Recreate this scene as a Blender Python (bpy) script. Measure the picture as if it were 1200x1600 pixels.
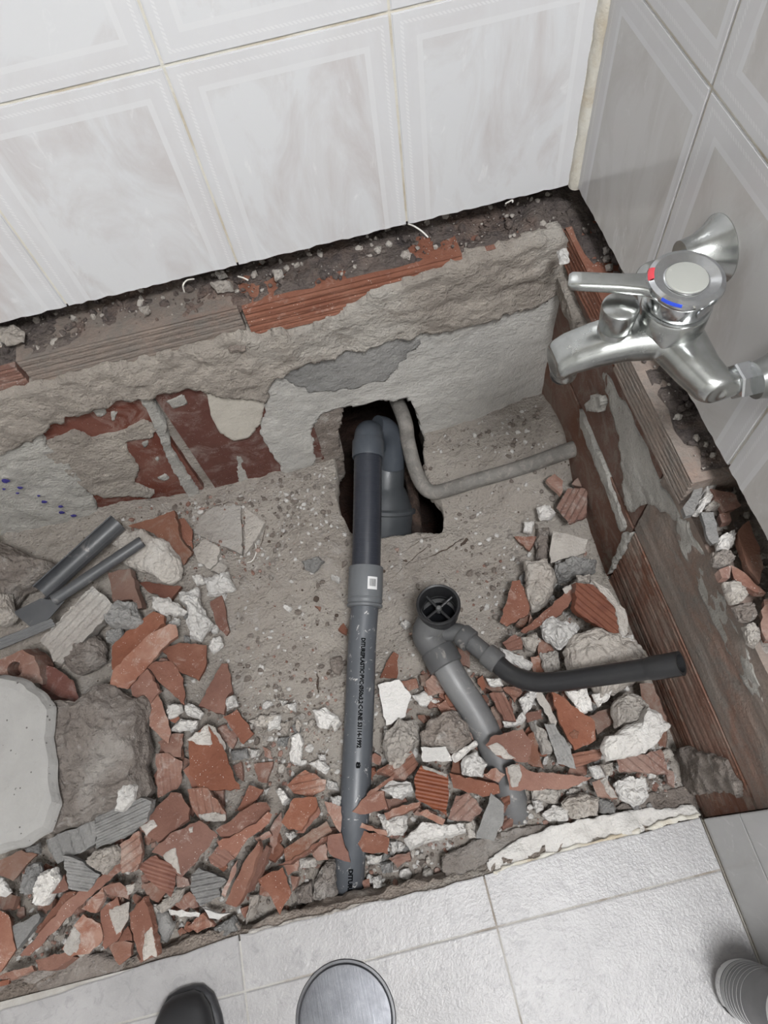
import bpy, bmesh, math, random
import numpy as np
from mathutils import Vector, Matrix, noise as mnoise

random.seed(7)
for o in list(bpy.data.objects):
    bpy.data.objects.remove(o, do_unlink=True)
scene = bpy.context.scene
COL = scene.collection

# ------------------------------------------------------------------ camera
H = 1.17
F_PX = 1069.46
CR = Vector((0.97061, -0.21938, -0.09887)).normalized()
CU = Vector((0.24036, 0.86284, 0.44466)).normalized()
CF = CR.cross(CU) * -1.0
CF.normalize()
CU = CR.cross(CF).normalized() * 1.0
CAM = Vector((0, 0, H))
cam_d = bpy.data.cameras.new('camera')
cam_d.sensor_fit = 'HORIZONTAL'
cam_d.sensor_width = 36.0
cam_d.lens = F_PX / 1200.0 * 36.0
cam_d.clip_start = 0.01
cam = bpy.data.objects.new('camera', cam_d)
COL.objects.link(cam)
mw = Matrix.Identity(4)
for i in range(3):
    mw[i][0] = CR[i]; mw[i][1] = CU[i]; mw[i][2] = -CF[i]; mw[i][3] = CAM[i]
cam.matrix_world = mw
scene.camera = cam

# ------------------------------------------------------------------ world, ceiling lamp, exposure
w = bpy.data.worlds.new('world'); scene.world = w; w.use_nodes = True
w.node_tree.nodes['Background'].inputs[0].default_value = (0.9, 0.95, 1.0, 1)
w.node_tree.nodes['Background'].inputs[1].default_value = 0.15
ld = bpy.data.lights.new('ceiling_lamp_light', 'AREA')
ld.shape = 'DISK'; ld.size = 0.45; ld.energy = 33.0; ld.color = (0.975, 0.985, 1.0)
lo = bpy.data.objects.new('ceiling_lamp_light', ld); COL.objects.link(lo)
lo.location = (0.24, -0.55, 2.36)
vs = scene.view_settings
vs.view_transform = 'Standard'; vs.look = 'None'; vs.gamma = 1.0; vs.use_curve_mapping = False
vs.exposure = 0.82

# ------------------------------------------------------------------ pixel <-> place helpers (photograph frame 1200 x 1600)
def ray(x, y):
    return CR * ((x - 600) / F_PX) - CU * ((y - 800) / F_PX) + CF
def PZ(x, y, z):
    d = ray(x, y); return CAM + d * ((z - H) / d.z)
def PX(x, y, X):
    d = ray(x, y); return CAM + d * (X / d.x)
def PY(x, y, Y):
    d = ray(x, y); return CAM + d * (Y / d.y)
def PPL(x, y, c, n):
    d = ray(x, y); return CAM + d * ((c - CAM).dot(n) / d.dot(n))
VIEWS = {'7': (0, 780, 3), '8': (0, 1100, 3), 'A': (300, 860, 3), 'B': (600, 860, 2.4), 'C': (200, 1160, 2.4),
         '5': (900, 960, 4), '6': (800, 600, 3), '3': (0, 560, 2.4), '4': (400, 560, 2.4), '0': (0, 0, 1)}
def pts(view, s):
    ox, oy, k = VIEWS[view]
    out = []
    for t in s.split():
        a, b = t.split(',')
        out.append((ox + float(a) / k, oy + float(b) / k))
    return out

# ------------------------------------------------------------------ noise
_rng = np.random.RandomState(3)
_LAT = _rng.rand(256, 256)
def vnoise(x, y, seed=0):
    x = np.asarray(x, float) + seed * 17.31; y = np.asarray(y, float) + seed * 9.77
    xi = np.floor(x).astype(int); yi = np.floor(y).astype(int)
    fx = x - xi; fy = y - yi
    fx = fx * fx * (3 - 2 * fx); fy = fy * fy * (3 - 2 * fy)
    g = lambda a, b: _LAT[a % 256, b % 256]
    return (g(xi, yi) * (1 - fx) + g(xi + 1, yi) * fx) * (1 - fy) + (g(xi, yi + 1) * (1 - fx) + g(xi + 1, yi + 1) * fx) * fy
def fbm(x, y, scale, octv=4, seed=0):
    a = 0; amp = 0.5
    for i in range(octv):
        a = a + amp * (vnoise(np.asarray(x) * scale * 2 ** i, np.asarray(y) * scale * 2 ** i, seed + i) * 2 - 1)
        amp *= 0.55
    return a

# ------------------------------------------------------------------ materials
def srgb(r, g, b):
    f = lambda c: (c / 255 / 12.92) if c / 255 <= 0.04045 else ((c / 255 + 0.055) / 1.055) ** 2.4
    return (f(r), f(g), f(b), 1)
MATS = {}
class NT:
    def __init__(s, name):
        s.m = bpy.data.materials.new(name); s.m.use_nodes = True
        s.t = s.m.node_tree; s.b = s.t.nodes['Principled BSDF']
    def n(s, typ, **kw):
        nd = s.t.nodes.new(typ)
        for k, v in kw.items():
            if k == 'inp':
                for kk, vv in v.items():
                    if isinstance(vv, bpy.types.NodeSocket): s.t.links.new(vv, nd.inputs[kk])
                    else: nd.inputs[kk].default_value = vv
            else: setattr(nd, k, v)
        return nd
    def l(s, a, b): s.t.links.new(a, b)
    def math(s, op, a, b=None, c=None):
        nd = s.n('ShaderNodeMath', operation=op)
        for i, v in enumerate((a, b, c)):
            if v is None: continue
            if isinstance(v, bpy.types.NodeSocket): s.l(v, nd.inputs[i])
            else: nd.inputs[i].default_value = v
        return nd.outputs[0]
    def mix(s, f, a, b):
        nd = s.n('ShaderNodeMix', data_type='RGBA')
        for k, v in ((0, f), (6, a), (7, b)):
            if isinstance(v, bpy.types.NodeSocket): s.l(v, nd.inputs[k])
            else: nd.inputs[k].default_value = v
        return nd.outputs[2]
    def ramp(s, f, lo, hi):
        nd = s.n('ShaderNodeMapRange'); s.l(f, nd.inputs[0])
        nd.inputs[1].default_value = lo; nd.inputs[2].default_value = hi
        return nd.outputs[0]
    def coords(s, rnd=True):
        tc = s.n('ShaderNodeTexCoord'); v = tc.outputs['Object']
        if rnd:
            oi = s.n('ShaderNodeObjectInfo')
            r = s.math('MULTIPLY', oi.outputs['Random'], 37.0)
            va = s.n('ShaderNodeVectorMath', operation='ADD'); s.l(v, va.inputs[0]); s.l(r, va.inputs[1])
            return va.outputs[0], oi.outputs['Random'], tc.outputs['Object']
        return v, None, v
    def noise(s, vec, scale, detail=5, rough=0.6, dist=0.0):
        nd = s.n('ShaderNodeTexNoise', inp={'Scale': scale, 'Detail': detail, 'Roughness': rough, 'Distortion': dist})
        s.l(vec, nd.inputs['Vector']); return nd.outputs[0]
    def bump(s, h, strength, dist):
        nd = s.n('ShaderNodeBump', inp={'Strength': strength, 'Distance': dist}); s.l(h, nd.inputs['Height'])
        s.l(nd.outputs[0], s.b.inputs['Normal'])

def mineral(name, c1, c2, c3=None, s1=18, dust=None, dust_lo=.55, dust_hi=.7, rough=.92, bump=.6, bdist=.004, bscale=160, specks=None, rnd=True, speckscale=260):
    t = NT(name); v, r, ov = t.coords(rnd)
    n1 = t.noise(v, s1, 6, .65)
    col = t.mix(t.ramp(n1, .35, .65), srgb(*c1), srgb(*c2))
    if c3:
        n2 = t.noise(v, s1 * .45, 4, .6, .4)
        col = t.mix(t.ramp(n2, .5, .68), col, srgb(*c3))
    if dust:
        n3 = t.noise(v, s1 * 2.1, 8, .75, .6)
        col = t.mix(t.ramp(n3, dust_lo, dust_hi), col, srgb(*dust))
    if specks:
        vo = t.n('ShaderNodeTexVoronoi', inp={'Scale': speckscale}); t.l(v, vo.inputs['Vector'])
        sp = t.math('MULTIPLY', t.math('LESS_THAN', vo.outputs['Distance'], .15), t.math('GREATER_THAN', t.noise(v, 60, 2), .56))
        col = t.mix(sp, col, srgb(*specks))
    if rnd:
        hs = t.n('ShaderNodeHueSaturation'); t.l(col, hs.inputs['Color'])
        t.l(t.math('MULTIPLY_ADD', r, .30, .84), hs.inputs['Value'])
        t.l(t.math('MULTIPLY_ADD', t.math('FRACT', t.math('MULTIPLY', r, 7.3)), .24, .80), hs.inputs['Saturation'])
        col = hs.outputs[0]
    t.l(col, t.b.inputs['Base Color']); t.b.inputs['Roughness'].default_value = rough
    t.b.inputs['Specular IOR Level'].default_value = .25
    hgt = t.math('ADD', t.noise(v, bscale, 6, .7), t.math('MULTIPLY', t.noise(v, bscale * .25, 4, .6), 1.5))
    t.bump(hgt, bump, bdist)
    MATS[name] = t.m
    return t.m
mineral('terracotta', (126, 84, 68), (115, 74, 59), (134, 95, 79), dust=(176, 158, 148), dust_lo=.56, dust_hi=.8, bump=.45, bdist=.004, specks=(196, 188, 182), rough=.85)
mineral('terracotta_dusty', (138, 101, 86), (122, 83, 69), (152, 124, 111), dust=(168, 154, 145), dust_lo=.5, dust_hi=.72, bump=.5, bdist=.004, specks=(196, 188, 182))
mineral('terracotta_wet', (116, 66, 44), (96, 50, 34), (122, 72, 50), dust=(164, 144, 132), dust_lo=.66, dust_hi=.8, bump=.3, bdist=.003, rough=.45)
mineral('terracotta_wall', (108, 63, 52), (98, 56, 46), (124, 88, 78), s1=9, dust=(156, 140, 132), dust_lo=.5, dust_hi=.76, bump=.35, bdist=.003, rough=.75, specks=(180, 172, 165))
mineral('terracotta_brown', (112, 76, 62), (122, 86, 70), (130, 106, 95), s1=9, dust=(140, 126, 116), dust_lo=.48, dust_hi=.66, bump=.4, bdist=.004, rough=.8, specks=(166, 158, 150))
mineral('brick_grime', (132, 119, 110), (146, 130, 119), (132, 98, 82), s1=10, dust=(126, 118, 111), dust_lo=.42, dust_hi=.62, bump=.6, bdist=.004)
mineral('mortar_white', (212, 209, 205), (198, 194, 190), (206, 202, 197), dust=(170, 163, 157), dust_lo=.6, dust_hi=.8, bump=.8, bdist=.004)
mineral('mortar_beige', (184, 177, 169), (168, 160, 152), (194, 189, 183), dust=(136, 127, 119), dust_lo=.58, dust_hi=.75, bump=.9, bdist=.005)
mineral('mortar_dirty', (148, 138, 130), (132, 121, 113), (170, 163, 156), dust=(178, 173, 167), dust_lo=.56, dust_hi=.7, bump=1.0, bdist=.006)
mineral('mortar_smooth', (158, 156, 153), (148, 146, 143), None, s1=12, dust=(138, 134, 130), dust_lo=.62, dust_hi=.75, bump=.3, bdist=.003, specks=(96, 92, 90), speckscale=90)
mineral('cement_grey', (140, 139, 137), (124, 122, 120), (154, 152, 149), dust=(166, 163, 160), dust_lo=.58, dust_hi=.75, bump=.8, bdist=.005)
mineral('plaster_coat', (184, 181, 175), (168, 165, 159), (156, 154, 149), s1=7, dust=(196, 192, 186), dust_lo=.52, dust_hi=.7, bump=.9, bdist=.005, rnd=False)
mineral('plaster_rough', (186, 177, 167), (162, 153, 144), (198, 192, 184), s1=9, dust=(146, 137, 128), dust_lo=.55, dust_hi=.72, bump=1.0, bdist=.008, rnd=False)
mineral('plaster_damp', (196, 193, 188), (182, 179, 174), (170, 168, 165), s1=5, dust=(206, 203, 198), dust_lo=.58, dust_hi=.76, bump=.8, bdist=.004, rnd=False)
mineral('plaster_stain', (150, 149, 147), (132, 131, 129), (166, 164, 161), s1=12, dust=(180, 177, 172), dust_lo=.58, dust_hi=.72, bump=.8, bdist=.004, rnd=False)
mineral('plaster_pale', (194, 188, 178), (184, 178, 168), None, s1=14, bump=.6, bdist=.003, rnd=False)
mineral('pit_dirt', (188, 180, 171), (174, 165, 156), (166, 157, 148), s1=7, dust=(194, 188, 182), dust_lo=.54, dust_hi=.72, bump=1.0, bdist=.008, bscale=190, specks=(104, 92, 82), rnd=False, speckscale=80)
mineral('ledge_dirt', (124, 114, 108), (92, 84, 82), (138, 116, 105), s1=16, dust=(72, 66, 66), dust_lo=.52, dust_hi=.7, bump=1.0, bdist=.008, bscale=150, specks=(170, 164, 158), rnd=False, speckscale=140)
mineral('screed', (172, 160, 150), (146, 134, 124), (186, 180, 172), s1=16, dust=(122, 111, 104), dust_lo=.55, dust_hi=.7, bump=1.0, bdist=.008, rnd=False)
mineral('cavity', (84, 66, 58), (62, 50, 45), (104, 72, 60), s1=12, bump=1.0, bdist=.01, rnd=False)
mineral('cream_caulk', (206, 203, 194), (192, 187, 175), (178, 164, 142), s1=30, bump=.5, bdist=.002, rough=.6, rnd=False)
mineral('grout', (214, 212, 204), (202, 197, 184), (178, 165, 142), s1=14, bump=.6, bdist=.002, rnd=False)
mineral('floor_grout', (180, 177, 173), (160, 156, 150), (132, 122, 112), s1=18, bump=.6, bdist=.002, rnd=False)
mineral('painted_wall', (214, 214, 212), (208, 208, 206), None, rough=.6, bump=.1)
mineral('lead_pipe', (128, 125, 120), (108, 104, 99), (142, 137, 131), s1=22, dust=(156, 149, 141), dust_lo=.5, dust_hi=.72, bump=.5, bdist=.003, rough=.7)
mineral('rusty_pipe', (62, 50, 44), (44, 36, 32), (92, 72, 60), s1=40, bump=1.0, bdist=.006)
mineral('blue_mark', (66, 60, 130), (54, 50, 110), None, bump=.2, rnd=False)

def plastic(name, c, c2=None, rough=.4, dust=None, dlo=.66, dhi=.72, spec=.5, s=24):
    t = NT(name); v, r, ov = t.coords()
    col = t.mix(t.ramp(t.noise(v, 9, 4, .6), .35, .65), srgb(*c), srgb(*(c2 or c)))
    if dust:
        col = t.mix(t.ramp(t.noise(v, s, 8, .75, .5), dlo, dhi), col, srgb(*dust))
    t.l(col, t.b.inputs['Base Color'])
    t.l(t.math('ADD', t.math('MULTIPLY', t.noise(v, 30, 4), .25), rough - .12), t.b.inputs['Roughness'])
    t.b.inputs['Specular IOR Level'].default_value = spec
    t.bump(t.noise(v, 200, 3), .05, .001)
    MATS[name] = t.m
plastic('pvc_grey', (84, 87, 92), (78, 81, 86), .42, (176, 174, 172), .605, .63, s=70)
plastic('pvc_blue_grey', (72, 77, 84), (65, 70, 77), .38)
plastic('pvc_light', (102, 105, 108), (95, 97, 100), .42, (176, 172, 168), .7, .76)
plastic('pvc_dark', (48, 51, 59), (43, 46, 54), .36)
plastic('pvc_old', (112, 112, 112), (99, 99, 100), .45, (176, 170, 164), .58, .7)
plastic('soil_pipe', (72, 75, 78), (62, 65, 68), .4)
plastic('trap_grey', (92, 92, 92), (74, 74, 75), .45, (156, 150, 144), .58, .7)
plastic('black_plastic', (42, 42, 43), (34, 34, 36), .38, (140, 136, 132), .72, .76)
plastic('trunking', (80, 81, 83), (66, 67, 70), .4, (140, 136, 134), .6, .72)
plastic('shoe_rubber', (38, 38, 40), (32, 32, 34), .42)
plastic('shoe_rim', (52, 52, 55), (44, 44, 47), .5)
plastic('bottle_white', (212, 212, 212), None, .28)
plastic('bottle_label', (96, 96, 98), (90, 90, 92), .35)
plastic('white_plastic', (220, 218, 212), (206, 202, 192), .5)
plastic('ink_and_mouth_shade', (10, 11, 14), None, .8, spec=.1)
plastic('red_mark', (196, 60, 70), None, .4)
plastic('blue_dot', (40, 70, 190), None, .4)
plastic('sticker_white', (214, 214, 214), None, .5)
plastic('cap_grey', (150, 151, 146), None, .35)

def metal(name, c, rough, aniso=False, scratch=0.0):
    t = NT(name); v, r, ov = t.coords()
    t.b.inputs['Metallic'].default_value = 1
    col = t.mix(t.ramp(t.noise(v, 30, 6, .7), .4, .65), srgb(*c), srgb(*[int(x * .9) for x in c]))
    t.l(col, t.b.inputs['Base Color'])
    t.l(t.math('ADD', t.math('MULTIPLY', t.noise(v, 45, 6, .7), .22), rough - .08), t.b.inputs['Roughness'])
    if scratch:
        mp = t.n('ShaderNodeMapping', inp={'Scale': (420, 18, 1), 'Rotation': (0, 0, .9)}); t.l(v, mp.inputs[0])
        t.bump(t.noise(mp.outputs[0], 1, 5, .7), scratch, .0006)
    MATS[name] = t.m
metal('chrome_worn', (186, 188, 186), .22)
metal('chrome_bright', (206, 208, 210), .12)
metal('steel_brushed', (112, 113, 117), .45, scratch=.35)
metal('dark_metal', (96, 96, 98), .35)

def tile_mat(name, W, HT, base, vein, frame=True, rough=.16, warm=None):
    """glazed wall tile: flat print of marbling with a pale frame of bands and beads in the tile's own x/z"""
    t = NT(name); v, r, ov = t.coords()
    mp = t.n('ShaderNodeMapping', inp={'Scale': (1, 1, .42), 'Rotation': (0, .62, 0)}); t.l(v, mp.inputs[0])
    n1 = t.noise(mp.outputs[0], 11, 7, .62, 1.1)
    n2 = t.noise(mp.outputs[0], 26, 7, .7, 1.8)
    f = t.math('MULTIPLY', t.ramp(n1, .46, .66), .7)
    inner = t.mix(f, srgb(*base), srgb(*vein))
    inner = t.mix(t.math('MULTIPLY', t.ramp(n2, .6, .72), .55), inner, srgb(226, 226, 226))
    sp = t.n('ShaderNodeSeparateXYZ'); t.l(ov, sp.inputs[0])
    x, z = sp.outputs[0], sp.outputs[2]
    dx = t.math('MINIMUM', x, t.math('SUBTRACT', W, x)); dz = t.math('MINIMUM', z, t.math('SUBTRACT', HT, z))
    m = t.math('MINIMUM', dx, dz)
    along = t.math('ADD', x, z)
    def band(a, b): return t.math('MULTIPLY', t.math('GREATER_THAN', m, a), t.math('LESS_THAN', m, b))
    if frame:
        col = t.mix(t.math('MULTIPLY', t.math('LESS_THAN', m, .033), .7), inner, srgb(204, 204, 206))
        bead = t.math('MULTIPLY', band(.009, .0125), t.math('GREATER_THAN', t.math('SINE', t.math('MULTIPLY', along, 1300.)), -.2))
        col = t.mix(t.math('MULTIPLY', bead, .35), col, srgb(228, 228, 228))
        col = t.mix(t.math('MULTIPLY', band(.0265, .033), .4), col, srgb(216, 217, 218))
    else:
        col = inner
    t.l(col, t.b.inputs['Base Color'])
    t.b.inputs['Roughness'].default_value = rough; t.b.inputs['Specular IOR Level'].default_value = .5
    t.bump(t.noise(v, 14, 2), .03, .003)
    MATS[name] = t.m
tile_mat('wall_tile_marble', .247, .330, (206, 207, 209), (184, 178, 177))
tile_mat('wall_tile_shaded', .247, .330, (196, 195, 193), (178, 173, 169))  # same marble tile, the right wall's shade put into a darker colour
tile_mat('wall_tile_low', .235, .330, (188, 188, 188), (178, 178, 176), frame=False)

t = NT('floor_tile'); v, r, ov = t.coords()
c = t.mix(t.ramp(t.noise(v, 9, 6, .65), .35, .65), srgb(161, 159, 159), srgb(147, 145, 145))
c = t.mix(t.math('MULTIPLY', t.ramp(t.noise(v, 46, 8, .75, 1.2), .52, .62), .6), c, srgb(134, 133, 133))
c = t.mix(t.math('MULTIPLY', t.ramp(t.noise(v, 16, 8, .75, .8), .66, .78), .7), c, srgb(136, 128, 119))
t.l(c, t.b.inputs['Base Color']); t.b.inputs['Roughness'].default_value = .34
t.bump(t.math('ADD', t.noise(v, 260, 3), t.math('MULTIPLY', t.noise(v, 60, 4), .8)), .3, .003)
MATS['floor_tile'] = t.m

t = NT('pipe_sticker'); v, r, ov = t.coords(False)
sp = t.n('ShaderNodeSeparateXYZ'); t.l(ov, sp.inputs[0])
MATS['pipe_sticker'] = t.m; t.b.inputs['Base Color'].default_value = srgb(216, 216, 216)

# ------------------------------------------------------------------ object helpers
def obj(name, me, mat=None, parent=None, loc=None, smooth=False):
    o = bpy.data.objects.new(name, me); COL.objects.link(o)
    if mat: me.materials.append(MATS[mat])
    if parent is not None: o.parent = parent
    if loc is not None: o.location = loc
    if smooth:
        for p in me.polygons: p.use_smooth = True
    return o
def from_bm(bm, name):
    me = bpy.data.meshes.new(name); bm.to_mesh(me); bm.free(); return me
def tag(o, label, cat, group=None):
    o['label'] = label; o['category'] = cat
    if group: o['group'] = group
    return o
def struct(o): o['kind'] = 'structure'; return o
def empty(name, loc=(0, 0, 0)):
    o = bpy.data.objects.new(name, None); COL.objects.link(o); o.location = loc; o.empty_display_size = .02; return o
def box_me(x0, x1, y0, y1, z0, z1, bev=0.0):
    bm = bmesh.new()
    vs_ = [bm.verts.new((x, y, z)) for x in (x0, x1) for y in (y0, y1) for z in (z0, z1)]
    for f in ((0, 1, 3, 2), (4, 6, 7, 5), (0, 4, 5, 1), (2, 3, 7, 6), (0, 2, 6, 4), (1, 5, 7, 3)):
        bm.faces.new([vs_[i] for i in f])
    bmesh.ops.recalc_face_normals(bm, faces=bm.faces)
    if bev: bmesh.ops.bevel(bm, geom=bm.edges[:], offset=bev, segments=1, affect='EDGES')
    return from_bm(bm, 'box')
def inside(px, py, poly):
    px = np.asarray(px, float); py = np.asarray(py, float)
    res = np.zeros(px.shape, bool); n = len(poly)
    for i in range(n):
        x1, y1 = poly[i]; x2, y2 = poly[(i + 1) % n]
        c = ((y1 > py) != (y2 > py))
        if y1 != y2:
            res ^= c & (px < (x2 - x1) * (py - y1) / (y2 - y1) + x1)
    return res
def rough_poly(poly, step, amp, seed=0):
    out = []; n = len(poly); rr = random.Random(seed)
    for i in range(n):
        a = Vector(poly[i]); b = Vector(poly[(i + 1) % n]); L = (b - a).length
        k = max(1, int(L / step)); nrm = Vector((-(b - a).y, (b - a).x)) / max(L, 1e-9)
        for j in range(k):
            p = a.lerp(b, j / k)
            if j: p = p + nrm * rr.uniform(-amp, amp)
            out.append((p.x, p.y))
    return out
def nearest_on(polys, p):
    best = None; bd = 1e9
    for poly in polys:
        n = len(poly)
        for i in range(n):
            ax, ay = poly[i]; bx, by = poly[(i + 1) % n]
            dx, dy = bx - ax, by - ay; L2 = dx * dx + dy * dy
            tt = 0 if L2 == 0 else max(0, min(1, ((p[0] - ax) * dx + (p[1] - ay) * dy) / L2))
            q = (ax + tt * dx, ay + tt * dy); d = (q[0] - p[0]) ** 2 + (q[1] - p[1]) ** 2
            if d < bd: bd = d; best = q
    return best
def sheet(name, keep, cut, to3, res, hfun, mat, parent=None, skirt=.02, smooth=True):
    """irregular displaced layer: keep/cut are 2D outlines on the surface, to3(u,v,h) puts it in the place"""
    allp = np.array([p for q in keep for p in q])
    u0, v0 = allp.min(0); u1, v1 = allp.max(0)
    nu = max(2, int(math.ceil((u1 - u0) / res)) + 1); nv = max(2, int(math.ceil((v1 - v0) / res)) + 1)
    U, V = np.meshgrid(np.linspace(u0, u1, nu), np.linspace(v0, v1, nv), indexing='ij')
    ins = np.zeros(U.shape, bool)
    for q in keep: ins |= inside(U, V, q)
    for q in cut: ins &= ~inside(U, V, q)
    fk = ins[:-1, :-1].astype(int) + ins[1:, :-1] + ins[:-1, 1:] + ins[1:, 1:]
    used = np.zeros(U.shape, bool)
    faces = np.argwhere(fk >= 2)
    for i, j in faces: used[i:i + 2, j:j + 2] = True
    snap = np.argwhere(used & ~ins)
    bnds = list(keep) + list(cut)
    for i, j in snap:
        q = nearest_on(bnds, (U[i, j], V[i, j])); U[i, j], V[i, j] = q
    Hh = hfun(U, V)
    bm = bmesh.new(); idx = {}
    for i, j in np.argwhere(used):
        idx[(i, j)] = bm.verts.new(to3(U[i, j], V[i, j], Hh[i, j]))
    for i, j in faces:
        try: bm.faces.new((idx[(i, j)], idx[(i + 1, j)], idx[(i + 1, j + 1)], idx[(i, j + 1)]))
        except ValueError: pass
    bmesh.ops.recalc_face_normals(bm, faces=bm.faces)
    if skirt:
        dn = Vector(to3(0, 0, -skirt)) - Vector(to3(0, 0, 0))
        ed = [e for e in bm.edges if e.is_boundary]
        ex = bmesh.ops.extrude_edge_only(bm, edges=ed)
        bmesh.ops.translate(bm, verts=[g for g in ex['geom'] if isinstance(g, bmesh.types.BMVert)], vec=dn)
        bmesh.ops.recalc_face_normals(bm, faces=bm.faces)
    # make sure the top looks outward
    out = Vector(to3(0, 0, 1)) - Vector(to3(0, 0, 0))
    bm.normal_update()
    s = sum((f.normal.dot(out) * f.calc_area()) for f in list(bm.faces)[:len(faces)])
    if s < 0: bmesh.ops.reverse_faces(bm, faces=bm.faces)
    me = from_bm(bm, name)
    return obj(name, me, mat, parent, smooth=smooth)
def frame_of(d):
    d = d.normalized(); a = Vector((0, 0, 1)) if abs(d.z) < .9 else Vector((1, 0, 0))
    u = d.cross(a).normalized(); return u, d.cross(u).normalized()
def catmull(P, k):
    P = [Vector(p) for p in P]; out = []
    for i in range(len(P) - 1):
        p0 = P[max(i - 1, 0)]; p1 = P[i]; p2 = P[i + 1]; p3 = P[min(i + 2, len(P) - 1)]
        for j in range(k):
            s = j / k
            out.append(.5 * ((2 * p1) + (p2 - p0) * s + (2 * p0 - 5 * p1 + 4 * p2 - p3) * s * s + (3 * p1 - p0 - 3 * p2 + p3) * s ** 3))
    out.append(P[-1]); return out
def tube_me(P, R, seg=28, wall=0.0, cap=True, arc=None):
    """sweep a circle (or open arc) along P; wall>0 leaves a hollow tube with real thickness"""
    n = len(P); R = R if isinstance(R, (list, tuple)) else [R] * n
    bm = bmesh.new(); P = [Vector(p) for p in P]
    tang = [(P[min(i + 1, n - 1)] - P[max(i - 1, 0)]).normalized() for i in range(n)]
    u, v_ = frame_of(tang[0]); rings = []; inner = []
    for i in range(n):
        if i:
            u = (u - tang[i] * u.dot(tang[i])).normalized(); v_ = tang[i].cross(u).normalized()
        else: v_ = tang[0].cross(u).normalized()
        def ring(r):
            if arc: angs = [arc[0] + (arc[1] - arc[0]) * k / (seg - 1) for k in range(seg)]
            else: angs = [2 * math.pi * k / seg for k in range(seg)]
            return [bm.verts.new(P[i] + (u * math.cos(a) + v_ * math.sin(a)) * r) for a in angs]
        rings.append(ring(R[i]))
        if wall: inner.append(ring(R[i] - wall))
    m = seg - 1 if arc else seg
    def skin(rs):
        for i in range(len(rs) - 1):
            for k in range(m):
                bm.faces.new((rs[i][k], rs[i][(k + 1) % seg], rs[i + 1][(k + 1) % seg], rs[i + 1][k]))
    skin(rings)
    if wall:
        skin(inner)
        for e in (0, -1):
            for k in range(m):
                bm.faces.new((rings[e][k], rings[e][(k + 1) % seg], inner[e][(k + 1) % seg], inner[e][k]))
        if arc:
            for i in range(n - 1):
                for k in (0, seg - 1):
                    bm.faces.new((rings[i][k], rings[i + 1][k], inner[i + 1][k], inner[i][k]))
    elif cap and not arc:
        bm.faces.new(rings[0]); bm.faces.new(rings[-1])
    bmesh.ops.recalc_face_normals(bm, faces=bm.faces)
    me = from_bm(bm, 'tube')
    return me
def shade(o, ang=40):
    me = o.data
    for p in me.polygons: p.use_smooth = True
    try: me.set_sharp_from_angle(angle=math.radians(ang))
    except Exception: pass
    return o
def tube(name, P, R, mat, parent=None, **kw):
    return shade(obj(name, tube_me(P, R, **kw), mat, parent))
def lathe_me(profile, seg=40, axis=None, origin=Vector((0, 0, 0))):
    ax = (axis or Vector((0, 0, 1))).normalized(); u, v_ = frame_of(ax)
    bm = bmesh.new(); rings = []
    for r, h in profile:
        if r < 1e-6: rings.append([bm.verts.new(origin + ax * h)])
        else: rings.append([bm.verts.new(origin + ax * h + (u * math.cos(2 * math.pi * k / seg) + v_ * math.sin(2 * math.pi * k / seg)) * r) for k in range(seg)])
    for a, b in zip(rings, rings[1:]):
        for k in range(seg):
            k2 = (k + 1) % seg
            if len(a) == 1 and len(b) == 1: continue
            if len(a) == 1: bm.faces.new((a[0], b[k], b[k2]))
            elif len(b) == 1: bm.faces.new((a[k], a[k2], b[0]))
            else: bm.faces.new((a[k], a[k2], b[k2], b[k]))
    bmesh.ops.recalc_face_normals(bm, faces=bm.faces)
    return from_bm(bm, 'lathe')
def lathe(name, profile, mat, parent=None, **kw):
    return shade(obj(name, lathe_me(profile, **kw), mat, parent), 35)

# ------------------------------------------------------------------ dimensions of the place
YT, XT = .790, .390            # tile faces of back and right wall
YB, XB = .765, .380            # brick faces below the tiles
ZT = .481                      # lower edge of the wall tiles
ZL = .430                      # top of the brickwork
XL, YF, ZC = -1.45, -1.25, 2.4 # the rest of the room
B_ = lambda p: (PY(p[0], p[1], YB).x, PY(p[0], p[1], YB).z)
R_ = lambda p: (PX(p[0], p[1], XB).y, PX(p[0], p[1], XB).z)
def pb(view, s): return [B_(p) for p in pts(view, s)]
def pr(view, s): return [R_(p) for p in pts(view, s)]
to_back = lambda off: (lambda u, v, h: (u, YB - off - h, v))
to_right = lambda off: (lambda u, v, h: (XB - off - h, u, v))

# ================================================================== SETTING
# --- room shell that bounces the lamp's light
ceil = struct(obj('ceiling', box_me(XL - .1, XT + .2, YF - .1, YT + .3, ZC, ZC + .05), 'painted_wall'))
wl = struct(obj('wall_left', box_me(XL - .1, XL, YF - .1, YT + .3, -.4, ZC), 'painted_wall'))
wf = struct(obj('wall_front', box_me(XL, XT + .2, YF - .1, YF, -.4, ZC), 'painted_wall'))

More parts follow.
